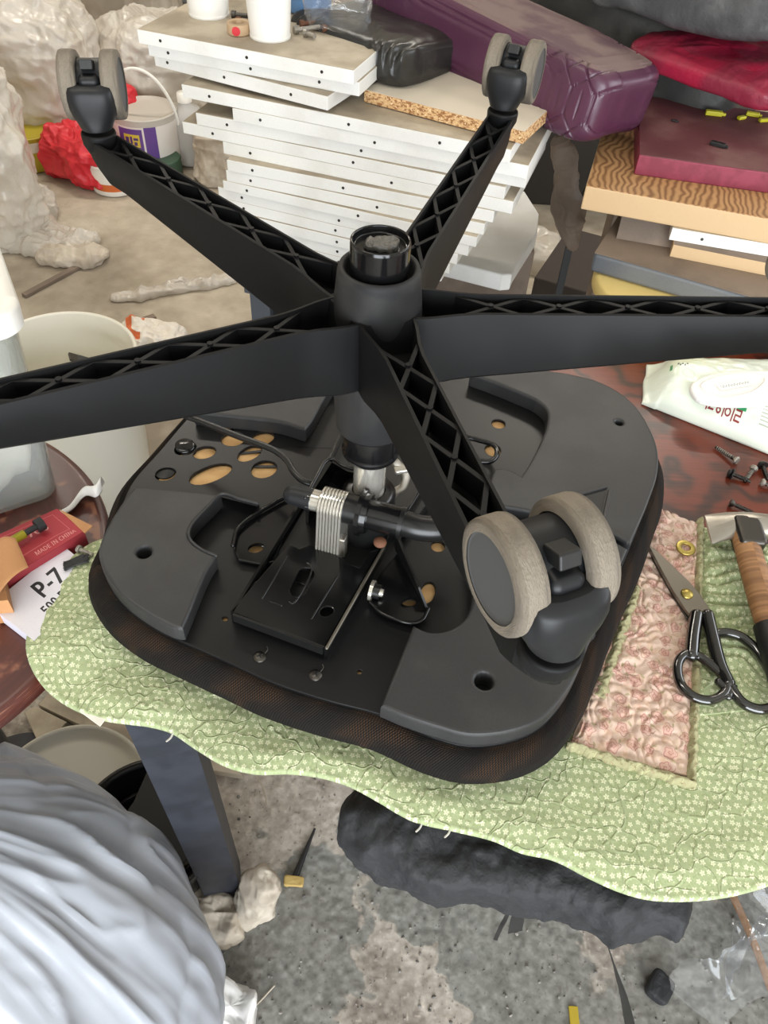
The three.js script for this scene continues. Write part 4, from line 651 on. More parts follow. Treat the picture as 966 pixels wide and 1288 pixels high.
{
  const rows = [ // left px, right px, top height, depth, label
    [[172, 37], [445, 89], .975, .26, 'topmost white board of the stack, under the two white cups', [.11, .52, .86]],
    [[185, 53], [452, 104], .956, .26, 'second white board from the top of the stack, just under the topmost', [.1, .5, .82]],
    [[193, 66], [412, 122], .937, .24, 'third white board from the top, turned askew with its dusty top showing', [.08, .42, .8]],
    [[228, 106], [643, 189], .912, .20, 'fourth white board down, wide and jutting left under a dusty gap', [.09, .53, .8]],
    [[292, 136], [665, 209], .893, .22, 'white board set in from the left, under the first wide board', [.1, .5, .85]],
    [[246, 142], [663, 222], .874, .24, 'white board in the stack with its right corner jutting out farthest', [.1, .52, .85]],
    [[229, 153], [636, 236], .856, .24, 'white board whose left end juts out lowest on the left', [.1, .55, .85]],
    [[280, 178], [646, 254], .838, .24, 'white board with the left end set back, eighth from the top', [.1, .6, .85]],
    [[285, 201], [622, 266], .819, .26, 'ninth white board from the top of the stack', [.1, .45, .8]],
    [[284, 214], [610, 282], .801, .26, 'tenth white board from the top of the stack', [.1, .6, .9]],
    [[280, 227], [600, 299], .783, .28, 'eleventh white board from the top of the stack', [.1, .55, .9]],
    [[274, 235], [590, 309], .767, .28, 'twelfth white board from the top, poking out left near the bottom', [.1, .5, .9]],
    [[278, 249], [576, 320], .749, .30, 'thirteenth white board from the top of the stack', [.1, .5, .9]],
    [[290, 266], [566, 332], .731, .30, 'fourteenth white board from the top of the stack', [.1, .5, .9]],
    [[300, 280], [556, 342], .713, .31, 'fifteenth white board from the top, mostly behind the hub', [.1, .5, .9]],
    [[310, 296], [548, 352], .695, .31, 'lowest white board of the stack, resting on the grey crate', [.1, .5, .9]],
  ];
  rows.forEach(([a, b, Y, dep, label, sc], i) => { const nextY = i < rows.length - 1 ? rows[i + 1][2] : Y - .018; boardGeo(onY(...a, Y), onY(...b, Y), Y, Math.min(.0185, Y - nextY - .0007), dep, 'white_board', label, M.panelEdge, M.panelTop, 'white boards in the stack', { screws: sc, r: .0007 }); });
  // shim between third and fourth boards keeps the gap
  boardGeo(onY(458, 113, .9305), onY(660, 166, .9305), .9305, .0165, .17, 'particle_board', 'beige-topped particle board with a raw chip edge under the black cushion', M.particle, std({ color: 0xc9bfae, roughness: .7 }), null, {});
  const cr = thing('plastic_crate', 'dark grey plastic crate under the stack of white boards', 'crate', V(-.02, 0, -1.26));
  const c0 = onY(312, 346, .675), u = V(.956, 0, .292), w = V(.292, 0, -.956), H = .675, Wd = .2, Dp = .26;
  const Pn = (a, b, y) => c0.clone().addScaledVector(u, a).addScaledVector(w, b).setY(y);
  const wall = (a0, b0, a1, b1, y0, y1) => hexa([Pn(a0, b0, y0), Pn(a1, b0, y0), Pn(a1, b1, y0), Pn(a0, b1, y0)], [Pn(a0, b0, y1), Pn(a1, b0, y1), Pn(a1, b1, y1), Pn(a0, b1, y1)]);
  part(cr, 'front_wall', mergeGeometries([wall(0, 0, .035, .012, .002, H), wall(.035, 0, .11, .012, .56, .60), wall(.11, 0, Wd, .012, .002, H), wall(.035, 0, .11, .012, .665, H), wall(.035, 0, .11, .012, .002, .5)]), M.crate);
  part(cr, 'side_wall', wall(0, .012, .012, Dp, .002, H - .0002), M.crate); part(cr, 'side_wall', wall(Wd - .012, .012, Wd, Dp, .002, H - .0002), M.crate); part(cr, 'back_wall', wall(.012, Dp - .012, Wd - .012, Dp, .002, H - .0002), M.crate);
  part(cr, 'rim', wall(-.006, -.006, Wd + .006, .0, H - .03, H - .012), M.crate);
  // thick loose slab lower down on the right
  const s0 = onY(470, 306, .60), s1 = onY(640, 345, .60);
  const slabPx = [[482, 326], [512, 316], [632, 346], [644, 345], [648, 336], [676, 292], [678, 268], [660, 240], [560, 240]];
  single('foam_slab', slab(pxs(slabPx, .60), .566, .60, { bevel: .004, seg: 3 }), M.panelEdge, 'thick white slab with a rounded corner below the stack at right', 'slab', onY(600, 300, .566)); void s0; void s1;
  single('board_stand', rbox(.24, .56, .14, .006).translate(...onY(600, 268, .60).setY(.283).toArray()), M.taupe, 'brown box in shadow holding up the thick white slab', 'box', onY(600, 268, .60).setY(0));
  // cups, tape and hardware on the topmost board
  const TB = .9757;
  const cup = (px, py, rb, rt, h, label) => { const c = onY(px, py, TB), t = thing('paper_cup', label, 'cup', c); part(t, 'cup_wall', lathe([[0, .001], [rb - .001, .001], [rb, .003], [rt, h], [rt + .002, h + .001], [rt + .002, h + .004], [rt - .001, h + .004], [rb - .002, .005], [0, .005]], c, 48), M.whitePlastic); part(t, 'base_ring', lathe([[rb - .0015, 0], [rb + .0005, 0], [rb + .001, .004], [rb - .001, .004]], c, 48), M.whitePlastic); };
  cup(263, 18, .030, .037, .12, 'white tapered cup at the back left of the topmost board');
  cup(340, 46, .029, .037, .13, 'white tapered cup nearer the front, right of the tape roll');
  { const c = onY(301, 42, TB), t = thing('tape_roll', 'small roll of tape with a red printed core between the cups', 'tape', c); part(t, 'tape', lathe([[.0085, .0], [.0165, 0], [.0172, .002], [.0172, .013], [.0165, .015], [.0085, .015], [.0085, 0]], c, 36), std({ color: 0xb99d7c, roughness: .5 })); part(t, 'red_label', along(cylX(.006, .006, .0012, 24), c.clone().add(V(-.001, .0075, .0168)), V(0, 0, 1)), M.redBag); }
  { const c = onY(387, 12, TB), t = thing('blue_container', 'blue plastic container behind the right-hand cup', 'container', c); part(t, 'body', lathe([[0, .001], [.034, .001], [.037, .004], [.038, .07], [.034, .08], [0, .08]], c, 40), std({ color: 0x5b82ae, roughness: .35 })); part(t, 'cap', lathe([[.02, .08], [.02, .1], [0, .1]], c, 30), std({ color: 0x35659c, roughness: .4 })); }
  const hw = [[372, 38, 402, 34], [380, 30, 412, 28], [385, 42, 396, 46], [408, 36, 430, 34], [294, 18, 312, 20], [300, 26, 318, 30], [390, 22, 420, 24]];
  hw.forEach(([a, b, c, d], i) => { const p = onY(a, b, TB + .005), q = onY(c, d, TB + .005), dd = q.clone().sub(p), t = thing('bolt', ['steel bolt just right of the nearer cup', 'long rusty bolt at the back of the hardware pile', 'small steel bolt at the front edge of the hardware pile', 'brownish bolt at the right of the hardware pile', 'dark bolt behind the tape roll', 'short bolt lying between tape roll and nearer cup', 'dull bolt at the far back of the hardware pile'][i], 'bolt', p.clone().setY(TB), 'hardware on the topmost board'); const m = [M.steel, M.rust, M.steel, M.rust, M.steelDark, M.rust, M.steel][i]; part(t, 'shank', along(cylX(.0035, .0035, dd.length(), 12), p, dd), m); part(t, 'head', along(boxUV(new THREE.CylinderGeometry(.0056, .0056, .006, 6).rotateZ(-Math.PI / 2)), p, dd), m); });
  // clear film lump at the top
  single('plastic_film', puff(onY(428, 8, TB + .03), V(.045, 0, 0), V(0, .03, 0), V(0, 0, .05), { amp: .004, freq: 30, ridge: .016, rfreq: 20, floor: TB + .0004, e: .7, e2: .7 }), M.clearFilm, 'clear crumpled plastic wrapper beside the hardware pile', 'film', onY(428, 8, TB));
}
// ---------------------------------------------------------------- cushions
function cushion(name, label, C, along2, hl, hh, hd, tilt, roll, mat, opt) {   // C centre, direction of length in the world
  const ax = along2.clone().normalize(), up = V(0, 1, 0).applyAxisAngle(ax, roll); const az = V(0, 0, 0).crossVectors(ax, up).normalize(), ay = V(0, 0, 0).crossVectors(az, ax).normalize(); void tilt;
  const b = C.clone().addScaledVector(V(0, 1, 0), -hh);
  const t = thing(name, label, 'cushion', b); const g = puff(C, ax.multiplyScalar(hl), ay.multiplyScalar(hh), az.multiplyScalar(hd), opt); if (opt.dust) {                       // the dusty upper face is a panel of its own
    const id = g.index.array, nu = opt.nu, lo = [], hi = []; for (let i = 0; i < id.length; i += 3) { const row = Math.floor(Math.min(id[i], id[i + 1], id[i + 2]) / (nu + 1)); (row > opt.nv * opt.dustFrom ? hi : lo).push(id[i], id[i + 1], id[i + 2]); }
    const h = g.clone(); h.setIndex(hi); g.setIndex(lo); part(t, 'top_panel', h, opt.dust, 'dusty faded upper face');
  }
  part(t, 'cover', g, mat); return t;
}
{
  // black ruched seat cushion at the top of the stack
  const a = atD(398, 52, 1.24), b = atD(534, 100, 1.16), mid = a.clone().lerp(b, .5), dir = b.clone().sub(a);
  const c1 = cushion('ruched_cushion', 'black leather cushion with a gathered ruched edge on the white boards', mid.clone().add(V(.030, .006, -.080)), dir, .118, .032, .125, 0, -.08, M.leatherGloss, { e: .45, e2: .28, amp: .004, freq: 16, nu: 220, nv: 70, disp: (x, y, z, q) => (z < -.2 || z > .2 ? 1 : .5) * .004 * Math.sin(x * 46 + 6 * fbm3(q.x * 30, 1, q.z * 30, 2)) * smooth(-.2, .3, y) * smooth(.97, .6, y) });
  void c1;
  // purple quilted bolster
  const p0 = atD(490, 4, 1.28), p1 = atD(760, 144, 1.11), pm = p0.clone().lerp(p1, .5), pd = p1.clone().sub(p0);
  const grooves = (x, y, z) => { const u = x * 4.6, v = y * 1.5; const f = (t) => { const k = Math.abs(((t % 1) + 1) % 1 - .5) * 2; return smooth(.86, 1, k); }; return Math.abs(z) > .45 && Math.abs(y) < .93 ? -.0032 * Math.max(f(u * 1.5 + v), f(u * 1.5 - v)) + .0022 : 0; };
  const pu = cushion('bolster_cushion', 'long purple leather cushion with diamond stitching slanting behind the back castor', pm.clone().add(V(.02, .0, -.055)), pd, pd.length() * .56, .052, .085, 0, -.12, M.purple, { e: .3, e2: .22, amp: .003, freq: 8, nu: 420, nv: 130, disp: grooves, dust: M.purpleDust, dustFrom: .70 });
  void pu;
  const k0 = atD(600, -50, 1.42), k1 = atD(900, 124, 1.28), km = k0.clone().lerp(k1, .5), kd = k1.clone().sub(k0);
  cushion('black_cushion', 'long plain black leather cushion lying behind the purple one', km.clone().add(V(.02, .01, -.06)), kd, kd.length() * .62, .062, .12, 0, -.1, M.leather, { e: .32, e2: .25, amp: .006, freq: 7, nu: 140, nv: 70, ridge: .004, rfreq: 9 });
  const r0 = atD(825, 62, 1.21), r1 = atD(1000, 124, 1.11), rm = r0.clone().lerp(r1, .5), rd = r1.clone().sub(r0);
  cushion('red_cushion', 'crimson cushion with a torn cover squeezed under the grey seat pad', rm.clone().add(V(.02, .0, -.06)), rd, rd.length() * .56, .017, .09, 0, .1, M.redCloth, { e: .5, e2: .3, amp: .006, freq: 14, ridge: .006, rfreq: 16, nu: 120, nv: 60 });
  const g0 = atD(785, -12, 1.27), g1 = atD(1015, 36, 1.12), gm = g0.clone().lerp(g1, .5), gd = g1.clone().sub(g0);
  cushion('grey_cushion', 'worn dark grey leather seat pad lying on the crimson cushion', gm.clone().add(V(.02, .035, -.05)), gd, gd.length() * .58, .05, .13, 0, .05, M.leatherGrey, { e: .32, e2: .25, amp: .008, freq: 9, ridge: .008, rfreq: 10, nu: 140, nv: 70 });
  // torn lining of the red cushion
  const tl = atD(870, 66, 1.235); single('torn_lining', puff(tl, V(.03, -.010, .006), V(0, .005, 0), V(0, 0, .008), { amp: .003, freq: 60, ridge: .006, rfreq: 60, nu: 80, nv: 40 }), M.tissue, 'frayed pale lining hanging out between grey pad and crimson cushion', 'lining', tl.clone().add(V(0, -.008, 0)));
}
// ---------------------------------------------------------------- stack of boards at the right
{
  const WY = .87;
  const woodA = onY(737, 234, WY), woodB = onY(1030, 287, WY);
  boardGeo(woodA, woodB, WY, .034, .26, 'wooden_board', 'thick striped wood-grain board with a pale edge under the burgundy board', M.pineEdge, M.oak, null, { r: .002 });
  const bA = onY(804, 195, .8985), bB = onY(1030, 226, .8985);
  boardGeo(bA, bB, .8985, .028, .23, 'burgundy_board', 'burgundy painted board with a dusty top at the upper right', M.burgundyEdge, M.burgundyTop, null, { r: .0015 });
  boardGeo(onY(846, 287, .8355), onY(1030, 318, .8355), .8355, .0175, .2, 'white_board', 'white board with one screw hole under the wood-grain board at right', M.panelEdge, M.panelTop, null, { screws: [.22] });
  boardGeo(onY(847, 308, .8175), onY(1030, 344, .8175), .8175, .018, .2, 'tan_board', 'tan edged board under the white board at right', M.pineEdge, M.taupe, null, {});
  boardGeo(onY(747, 318, .799), onY(1030, 398, .799), .799, .030, .24, 'grey_board', 'thick blue-grey board with a rounded corner low in the right-hand stack', M.greyBoard, M.taupe, null, { r: .006 });
  { const q0 = onY(775, 300, .80), q1 = onY(845, 312, .80), w = V(.24, 0, -.97); const lo = [q0, q1, q1.clone().addScaledVector(w, .18), q0.clone().addScaledVector(w, .18)]; single('board_offcut', hexa(lo.map(p => V(p.x, .8, p.z)), lo.map(p => V(p.x + .005, .834, p.z - .02))), M.taupe, 'brown wedge of panel squeezed between the grey and wood-grain boards', 'board', q0.clone().setY(.8)); }
  single('foam_disc', lathe([[0, .74], [.11, .74], [.116, .745], [.116, .763], [.11, .768], [0, .768]], onY(850, 352, .768).setY(0), 60), std({ color: 0xd9c07a, roughness: .8 }), 'round pale yellow foam disc under the grey board', 'disc', onY(850, 352, .768).setY(.74));
  const bench = thing('bench', 'dark bench in shadow carrying the right-hand stack of boards', 'bench', V(.52, 0, -1.2));
  const wv = V(.2, 0, -.98), bt = pxs([[772, 378], [1100, 440]], .74).map(p => p.addScaledVector(wv, .05)); const q = [bt[0], bt[1], bt[1].clone().addScaledVector(wv, .5), bt[0].clone().addScaledVector(wv, .5)];
  part(bench, 'benchtop', hexa(q.map(p => V(p.x, .7, p.z)), q.map(p => V(p.x, .7395, p.z))), M.taupe);
  for (const p of q) { const cpt = q[0].clone().add(q[1]).add(q[2]).add(q[3]).multiplyScalar(.25); const k = p.clone().lerp(cpt, .1); part(bench, 'leg', rbox(.05, .7, .05, .003).translate(k.x, .35, k.z), M.taupe); }
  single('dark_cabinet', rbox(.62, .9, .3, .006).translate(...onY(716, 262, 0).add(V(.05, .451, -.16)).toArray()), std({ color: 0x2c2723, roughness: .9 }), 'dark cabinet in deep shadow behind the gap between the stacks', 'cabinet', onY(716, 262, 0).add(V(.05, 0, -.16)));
  // little plugs
  const plug = (px, py, w, h2, d, turn, mat, label) => { const c = onY(px, py, .8991), t = thing('furniture_plug', label, 'plug', c, null); part(t, 'cap', rbox(w, h2, d, .0015, 3).rotateY(turn).translate(c.x, c.y + h2 / 2, c.z), mat); part(t, 'insert', rbox(w * .8, h2 * .6, d * .5, .001, 2).rotateY(turn).translate(c.x + Math.cos(turn) * w * .3, c.y + h2 * .4, c.z - Math.sin(turn) * w * .3), mat); };
  const yel = std({ color: 0xb8b022, roughness: .4 });
  plug(902, 184, .022, .006, .008, -.5, M.black, 'small black plastic plug in the middle of the burgundy board');
  plug(897, 145, .026, .007, .009, -.1, yel, 'yellow-green plastic clip at the left of the row on the burgundy board');
  plug(932, 150, .014, .005, .007, .5, yel, 'pale yellow clip second from the left on the burgundy board');
  plug(946, 146, .02, .006, .008, -.3, yel, 'dull yellow clip near the right edge of the burgundy board');
  plug(962, 153, .022, .005, .007, .3, yel, 'frontmost yellow clip at the right edge of the burgundy board');
  plug(848, 153, .010, .003, .004, -.4, M.black, 'tiny dark chip at the left of the burgundy board');
  // dark frame, rags and papers in the gap between the two stacks
  const fr = thing('metal_frame', 'thin black metal frame leg standing in the gap between the stacks', 'frame', onY(716, 312, .3).setY(0));
  const f0 = atD(728, 258, 1.45), f1 = atD(716, 312, 1.45); part(fr, 'leg', bar(f0, V(f1.x, .002, f1.z + .02), .014, .014), M.black); part(fr, 'crossbar', bar(f0, f0.clone().add(V(.05, .01, -.12)), .014, .014), M.black);
  const rag = atD(722, 215, 1.4); single('grey_rag', puff(rag.clone().add(V(0, -.05, 0)), V(.018, .01, 0), V(-.035, .10, 0), V(0, 0, .03), { amp: .008, freq: 18, ridge: .016, rfreq: 16, nu: 100, nv: 70, e: .8, e2: .7 }), M.taupe, 'greyish crumpled rag hanging below the purple cushion', 'rag', rag.clone().add(V(0, -.2, 0)));
  const pf = (px, list, Y, label, mat) => { void px; single('paper_sheet', slab(pxs(list, Y), Y - .002, Y, { bevel: .0003 }), mat, label, 'paper', onY(list[0][0], list[0][1], Y - .002)); };
  pf(0, [[560, 340], [598, 345], [590, 378], [540, 374]], .004, 'pale paper sheet on the floor behind the right arm', M.white);
  pf(0, [[702, 346], [740, 352], [736, 376], [698, 372]], .0042, 'small white paper sheet on the floor left of the right-hand boards', M.white);
  single('floor_bag', puff(onY(668, 318, .03), V(.09, 0, .02), V(0, .05, 0), V(0, 0, .09), { ridge: .04, rfreq: 9, amp: .01, floor: .001 }), M.film, 'crumpled white bag on the floor in the gap between the stacks', 'bag', onY(668, 318, 0));
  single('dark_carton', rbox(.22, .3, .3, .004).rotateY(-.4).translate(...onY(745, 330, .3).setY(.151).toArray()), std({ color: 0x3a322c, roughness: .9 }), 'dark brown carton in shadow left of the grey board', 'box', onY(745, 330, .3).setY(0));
}
// ---------------------------------------------------------------- floor things at the back left
{
  const crinkle = (x, y, z, q) => { const w = 3 * fbm3(q.x * 5, q.y * 5, q.z * 5, 2), c = t => 1 - Math.abs(2 * t - 1); return .009 * (Math.pow(c(noise3(q.x * 15 + w, q.y * 15, q.z * 15)), 4) - .3) + .004 * (Math.pow(c(noise3(q.x * 34 + w * 2, q.y * 34, q.z * 34 + 5)), 4) - .3); };
  const heap = (name, label, C, rx, ry, rz, turn, mat, opt, cat = 'film') => single(name, puff(C, V(Math.cos(turn) * rx, 0, -Math.sin(turn) * rx), V(0, ry, 0), V(Math.sin(turn) * rz, 0, Math.cos(turn) * rz), { floor: .002, nu: 200, nv: 120, e: .7, e2: .7, disp: crinkle, ...opt }), mat, label, cat, V(C.x, 0, C.z));
  const stand = (px, py, rx, ry, rz) => onY(px, py, 0).add(V(0, ry * .86, -rz * .8));   // base front pixel on the floor
  heap('plastic_film', 'rounded bundle of milky plastic film behind the left castor', stand(52, 190, .22, .27, .2), .22, .27, .2, .2, M.film, { amp: .012, freq: 6, ridge: .035, rfreq: 9 });
  heap('plastic_film', 'sloping sheet of milky film between left castor and paint can', stand(190, 168, .24, .2, .18), .22, .21, .18, .5, M.film, { amp: .015, freq: 6, ridge: .04, rfreq: 8 });
  heap('plastic_film', 'pinkish sheet of plastic film at the top left corner', stand(20, 70, .3, .5, .12), .30, .5, .12, .1, M.filmPink, { amp: .02, freq: 5, ridge: .06, rfreq: 6 });
  heap('plastic_film', 'white knotted plastic bag at the top behind the left castor', stand(150, 98, .25, .34, .2), .24, .34, .2, .1, M.film, { amp: .02, freq: 6, ridge: .05, rfreq: 8 });
  heap('plastic_film', 'tall sheet of milky film at the left edge above the tub', stand(0, 318, .12, .28, .12), .13, .28, .12, .3, M.film, { amp: .015, freq: 6, ridge: .04, rfreq: 7 });
  heap('plastic_film', 'flat trailing end of milky film on the floor at left', onY(58, 300, .015), .17, .018, .09, -.1, M.film, { amp: .01, freq: 8, ridge: .03, rfreq: 10 });
  heap('plastic_film', 'small twisted knot of film beside the tall sheet', onY(40, 256, .03), .09, .045, .05, -.5, M.film, { amp: .01, freq: 9, ridge: .03, rfreq: 14 });
  heap('plastic_film', 'thin strip of clear film lying on the floor left of the base arm', onY(225, 362, .008), .2, .012, .022, .45, M.film, { amp: .008, freq: 14, ridge: .018, rfreq: 16 });
  heap('grey_film', 'grey crumpled film flap on the floor below the left heap', onY(92, 322, .015), .11, .024, .05, .1, M.tissue, { amp: .01, freq: 9, ridge: .02, rfreq: 12 });
  heap('plastic_bag', 'limp beige plastic bag on the floor left of the stack', onY(272, 192, .09), .08, .12, .08, 0, M.tissue, { amp: .01, freq: 8, ridge: .03, rfreq: 10 }, 'bag');
  heap('red_bag', 'crumpled bright red plastic bag behind the left castor', onY(104, 196, .08), .17, .09, .09, -.5, M.redBag, { amp: .012, freq: 9, ridge: .03, rfreq: 12 }, 'bag');
  heap('red_bag', 'red plastic bag scrap above the paint can', onY(150, 150, .12), .07, .13, .06, -.2, M.redBag, { amp: .012, freq: 9, ridge: .03, rfreq: 12 }, 'bag');
  const can = (px, py, r, h, label, name, bodyMat, opt = {}) => {
    const c = onY(px, py, 0), t = thing(name, label, opt.cat || 'can', c);
    part(t, 'body', lathe([[0, .002], [r - .004, .002], [r, .005], [r, h - .004], [r + .004, h], [r, h + .004], [r - .006, h + .004], [r - .008, h - .004], [r - .03, h - .006], [0, h - .006]], c, 48), bodyMat);
    if (opt.wrap) { const g = new THREE.CylinderGeometry(r + .001, r + .001, h * .8, 48, 1, true); g.rotateY(opt.turn || 0); g.translate(c.x, h * .5, c.z); part(t, 'label_wrap', g, opt.wrap); }
    if (opt.handle) { const n = []; for (let i = 0; i <= 20; i++) { const a = i / 20 * Math.PI; n.push(V(c.x + Math.cos(a) * (r + .006), h * .72 + Math.sin(a) * .2, c.z + Math.sin(a) * .03)); } part(t, 'handle', capped(n, .006, 50, 8), M.whitePlastic); }
    return t;
  };
  const wrapTex = canvasTex(1024, 256, (g, W, H) => { g.fillStyle = '#d9d3cd'; g.fillRect(0, 0, W, H); g.fillStyle = '#5e3f86'; g.fillRect(560, 10, 130, 150); g.fillRect(700, 0, 60, 256); g.fillStyle = '#c9b53c'; g.fillRect(590, 40, 84, 70); g.fillStyle = '#4b3370'; for (const [a, b, c, d] of [[598, 56, 20, 34], [624, 52, 12, 40], [642, 58, 24, 14], [644, 80, 16, 20]]) g.fillRect(a, b, c, d); g.fillStyle = '#8b8790'; for (let i = 0; i < 7; i++) g.fillRect(570, 176 + i * 10, 110 - (i % 3) * 16, 4); g.fillStyle = '#e8e4de'; g.fillRect(400, 60, 120, 120); g.fillStyle = '#b9b2ac'; for (let i = 0; i < 5; i++) g.fillRect(414, 84 + i * 18, 90, 5); });
  can(192, 207, .115, .2, 'white paint can with a purple and yellow label and a wire handle', 'paint_can', std({ color: 0xb9b2a8, roughness: .5 }), { wrap: std({ roughness: .5, map: wrapTex }), turn: 2.2, handle: true });
  can(160, 188, .062, .16, 'open dark paint tin just left of the labelled paint can', 'paint_can', std({ color: 0x6f6c68, roughness: .5 }), { wrap: std({ color: 0xb0a8a0, roughness: .6 }) });
  can(44, 204, .1, .12, 'squat yellow and white tin at the far left', 'paint_can', std({ color: 0xa79726, roughness: .5 }), { wrap: std({ roughness: .5, map: canvasTex(512, 128, (g, W, H) => { g.fillStyle = '#a99a24'; g.fillRect(0, 0, W, H); g.fillStyle = '#d8d4c4'; g.fillRect(0, 0, W, 46); }) }) });
  can(2, 196, .05, .12, 'dark grey tin beside the squat yellow tin', 'paint_can', std({ color: 0x55544e, roughness: .6 }));
  can(147, 236, .08, .1, 'white tub with an orange band in front of the red bag', 'paint_can', std({ color: 0xe2ddd4, roughness: .5 }), { wrap: std({ roughness: .5, map: canvasTex(512, 128, (g, W, H) => { g.fillStyle = '#e4dfd6'; g.fillRect(0, 0, W, H); g.fillStyle = '#c8642c'; g.fillRect(0, 70, W, 40); }) }), cat: 'tub' });
  { const c = onY(242, 202, 0), t = thing('bottle', 'pale translucent plastic bottle right of the paint can', 'bottle', c); part(t, 'body', lathe([[0, .002], [.062, .002], [.068, .01], [.068, .15], [.05, .19], [.025, .205], [.022, .23], [0, .23]], c, 40), phy({ color: 0xcfccc8, roughness: .35, transmission: .3, thickness: 0 })); part(t, 'cap', lathe([[.026, .215], [.026, .245], [0, .246]], c, 30), M.whitePlastic); }
  single('green_tin', lathe([[0, .002], [.07, .002], [.072, .008], [.072, .07], [.066, .076], [0, .07]], onY(206, 222, 0), 40), std({ color: 0x2f4a38, roughness: .5 }), 'low dark green tin at the foot of the paint can', 'can', onY(206, 222, 0));
  // planks and dark carton at the far wall
  single('brown_carton', rbox(.5, .9, .3, .01).translate(...onY(185, 8, 0).add(V(-.24, .451, -.25)).toArray()), std({ color: 0x5a4a3a, roughness: .9 }), 'dark brown carton against the far wall', 'box', onY(185, 8, 0).add(V(-.24, 0, -.25)));
  single('grey_cabinet', rbox(.45, 1.2, .35, .01).translate(...onY(222, 14, 0).add(V(.13, .601, -.3)).toArray()), std({ color: 0x76797e, roughness: .7 }), 'grey cabinet in the far background left of the cups', 'cabinet', onY(222, 14, 0).add(V(.13, 0, -.3)));
  // cracks: thin battens on the floor
  const batten = (a, b, label) => { const A = onY(...a, .006), B = onY(...b, .006); single('wood_batten', bar(A, B, .02, .01), M.taupe, label, 'batten', A.clone().setY(.001)); };
  batten([62, 205], [118, 222], 'thin wooden batten on the floor in front of the red bag'); batten([30, 372], [108, 330], 'dark stick on the floor below the grey film flap'); batten([135, 418], [195, 398], 'thin wooden stick on the floor behind the white bucket');
  // white bucket and the printed bag behind it
  const bc = onY(72, 446, .38), bk = thing('bucket', 'large white plastic bucket on the floor behind the clear tub', 'bucket', bc.clone().setY(0));
  const sc = .152;
  part(bk, 'body', lathe([[0, .004], [sc * .80, .004], [sc * .82, .01], [sc * .965, .35], [sc, .355], [sc * 1.025, .37], [sc * 1.02, .378], [sc * .99, .38], [sc * .96, .376], [sc * .95, .34], [sc * .80, .012], [0, .012]], V(bc.x, 0, bc.z), 72), M.bucket);
  { const a = onY(98, 452, .37), b = onY(140, 464, .37), t = thing('trowel', 'dark tool handle sticking out over the rim of the white bucket', 'tool', a); part(t, 'handle', bar(a, b, .016, .012), M.black); part(t, 'blade', bar(a.clone().add(V(.004, 0, 0)), a.clone().add(V(-.012, .012, .008)), .024, .006), M.steelDark); part(t, 'tang', bar(b, b.clone().add(V(-.02, -.3, .06)), .008, .008), M.steelDark); }
  heap('printed_bag', 'white plastic bag with an orange print on the floor behind the bucket', onY(190, 432, .03), .09, .05, .06, .1, std({ roughness: .5, map: canvasTex(256, 256, (g, W, H) => { g.fillStyle = '#dcd4c8'; g.fillRect(0, 0, W, H); g.fillStyle = '#cf6a3a'; g.fillRect(40, 70, 120, 60); g.fillRect(150, 150, 80, 30); }, { rep: 7 }) }), { amp: .01, freq: 16, ridge: .025, rfreq: 15 }, 'bag');
}
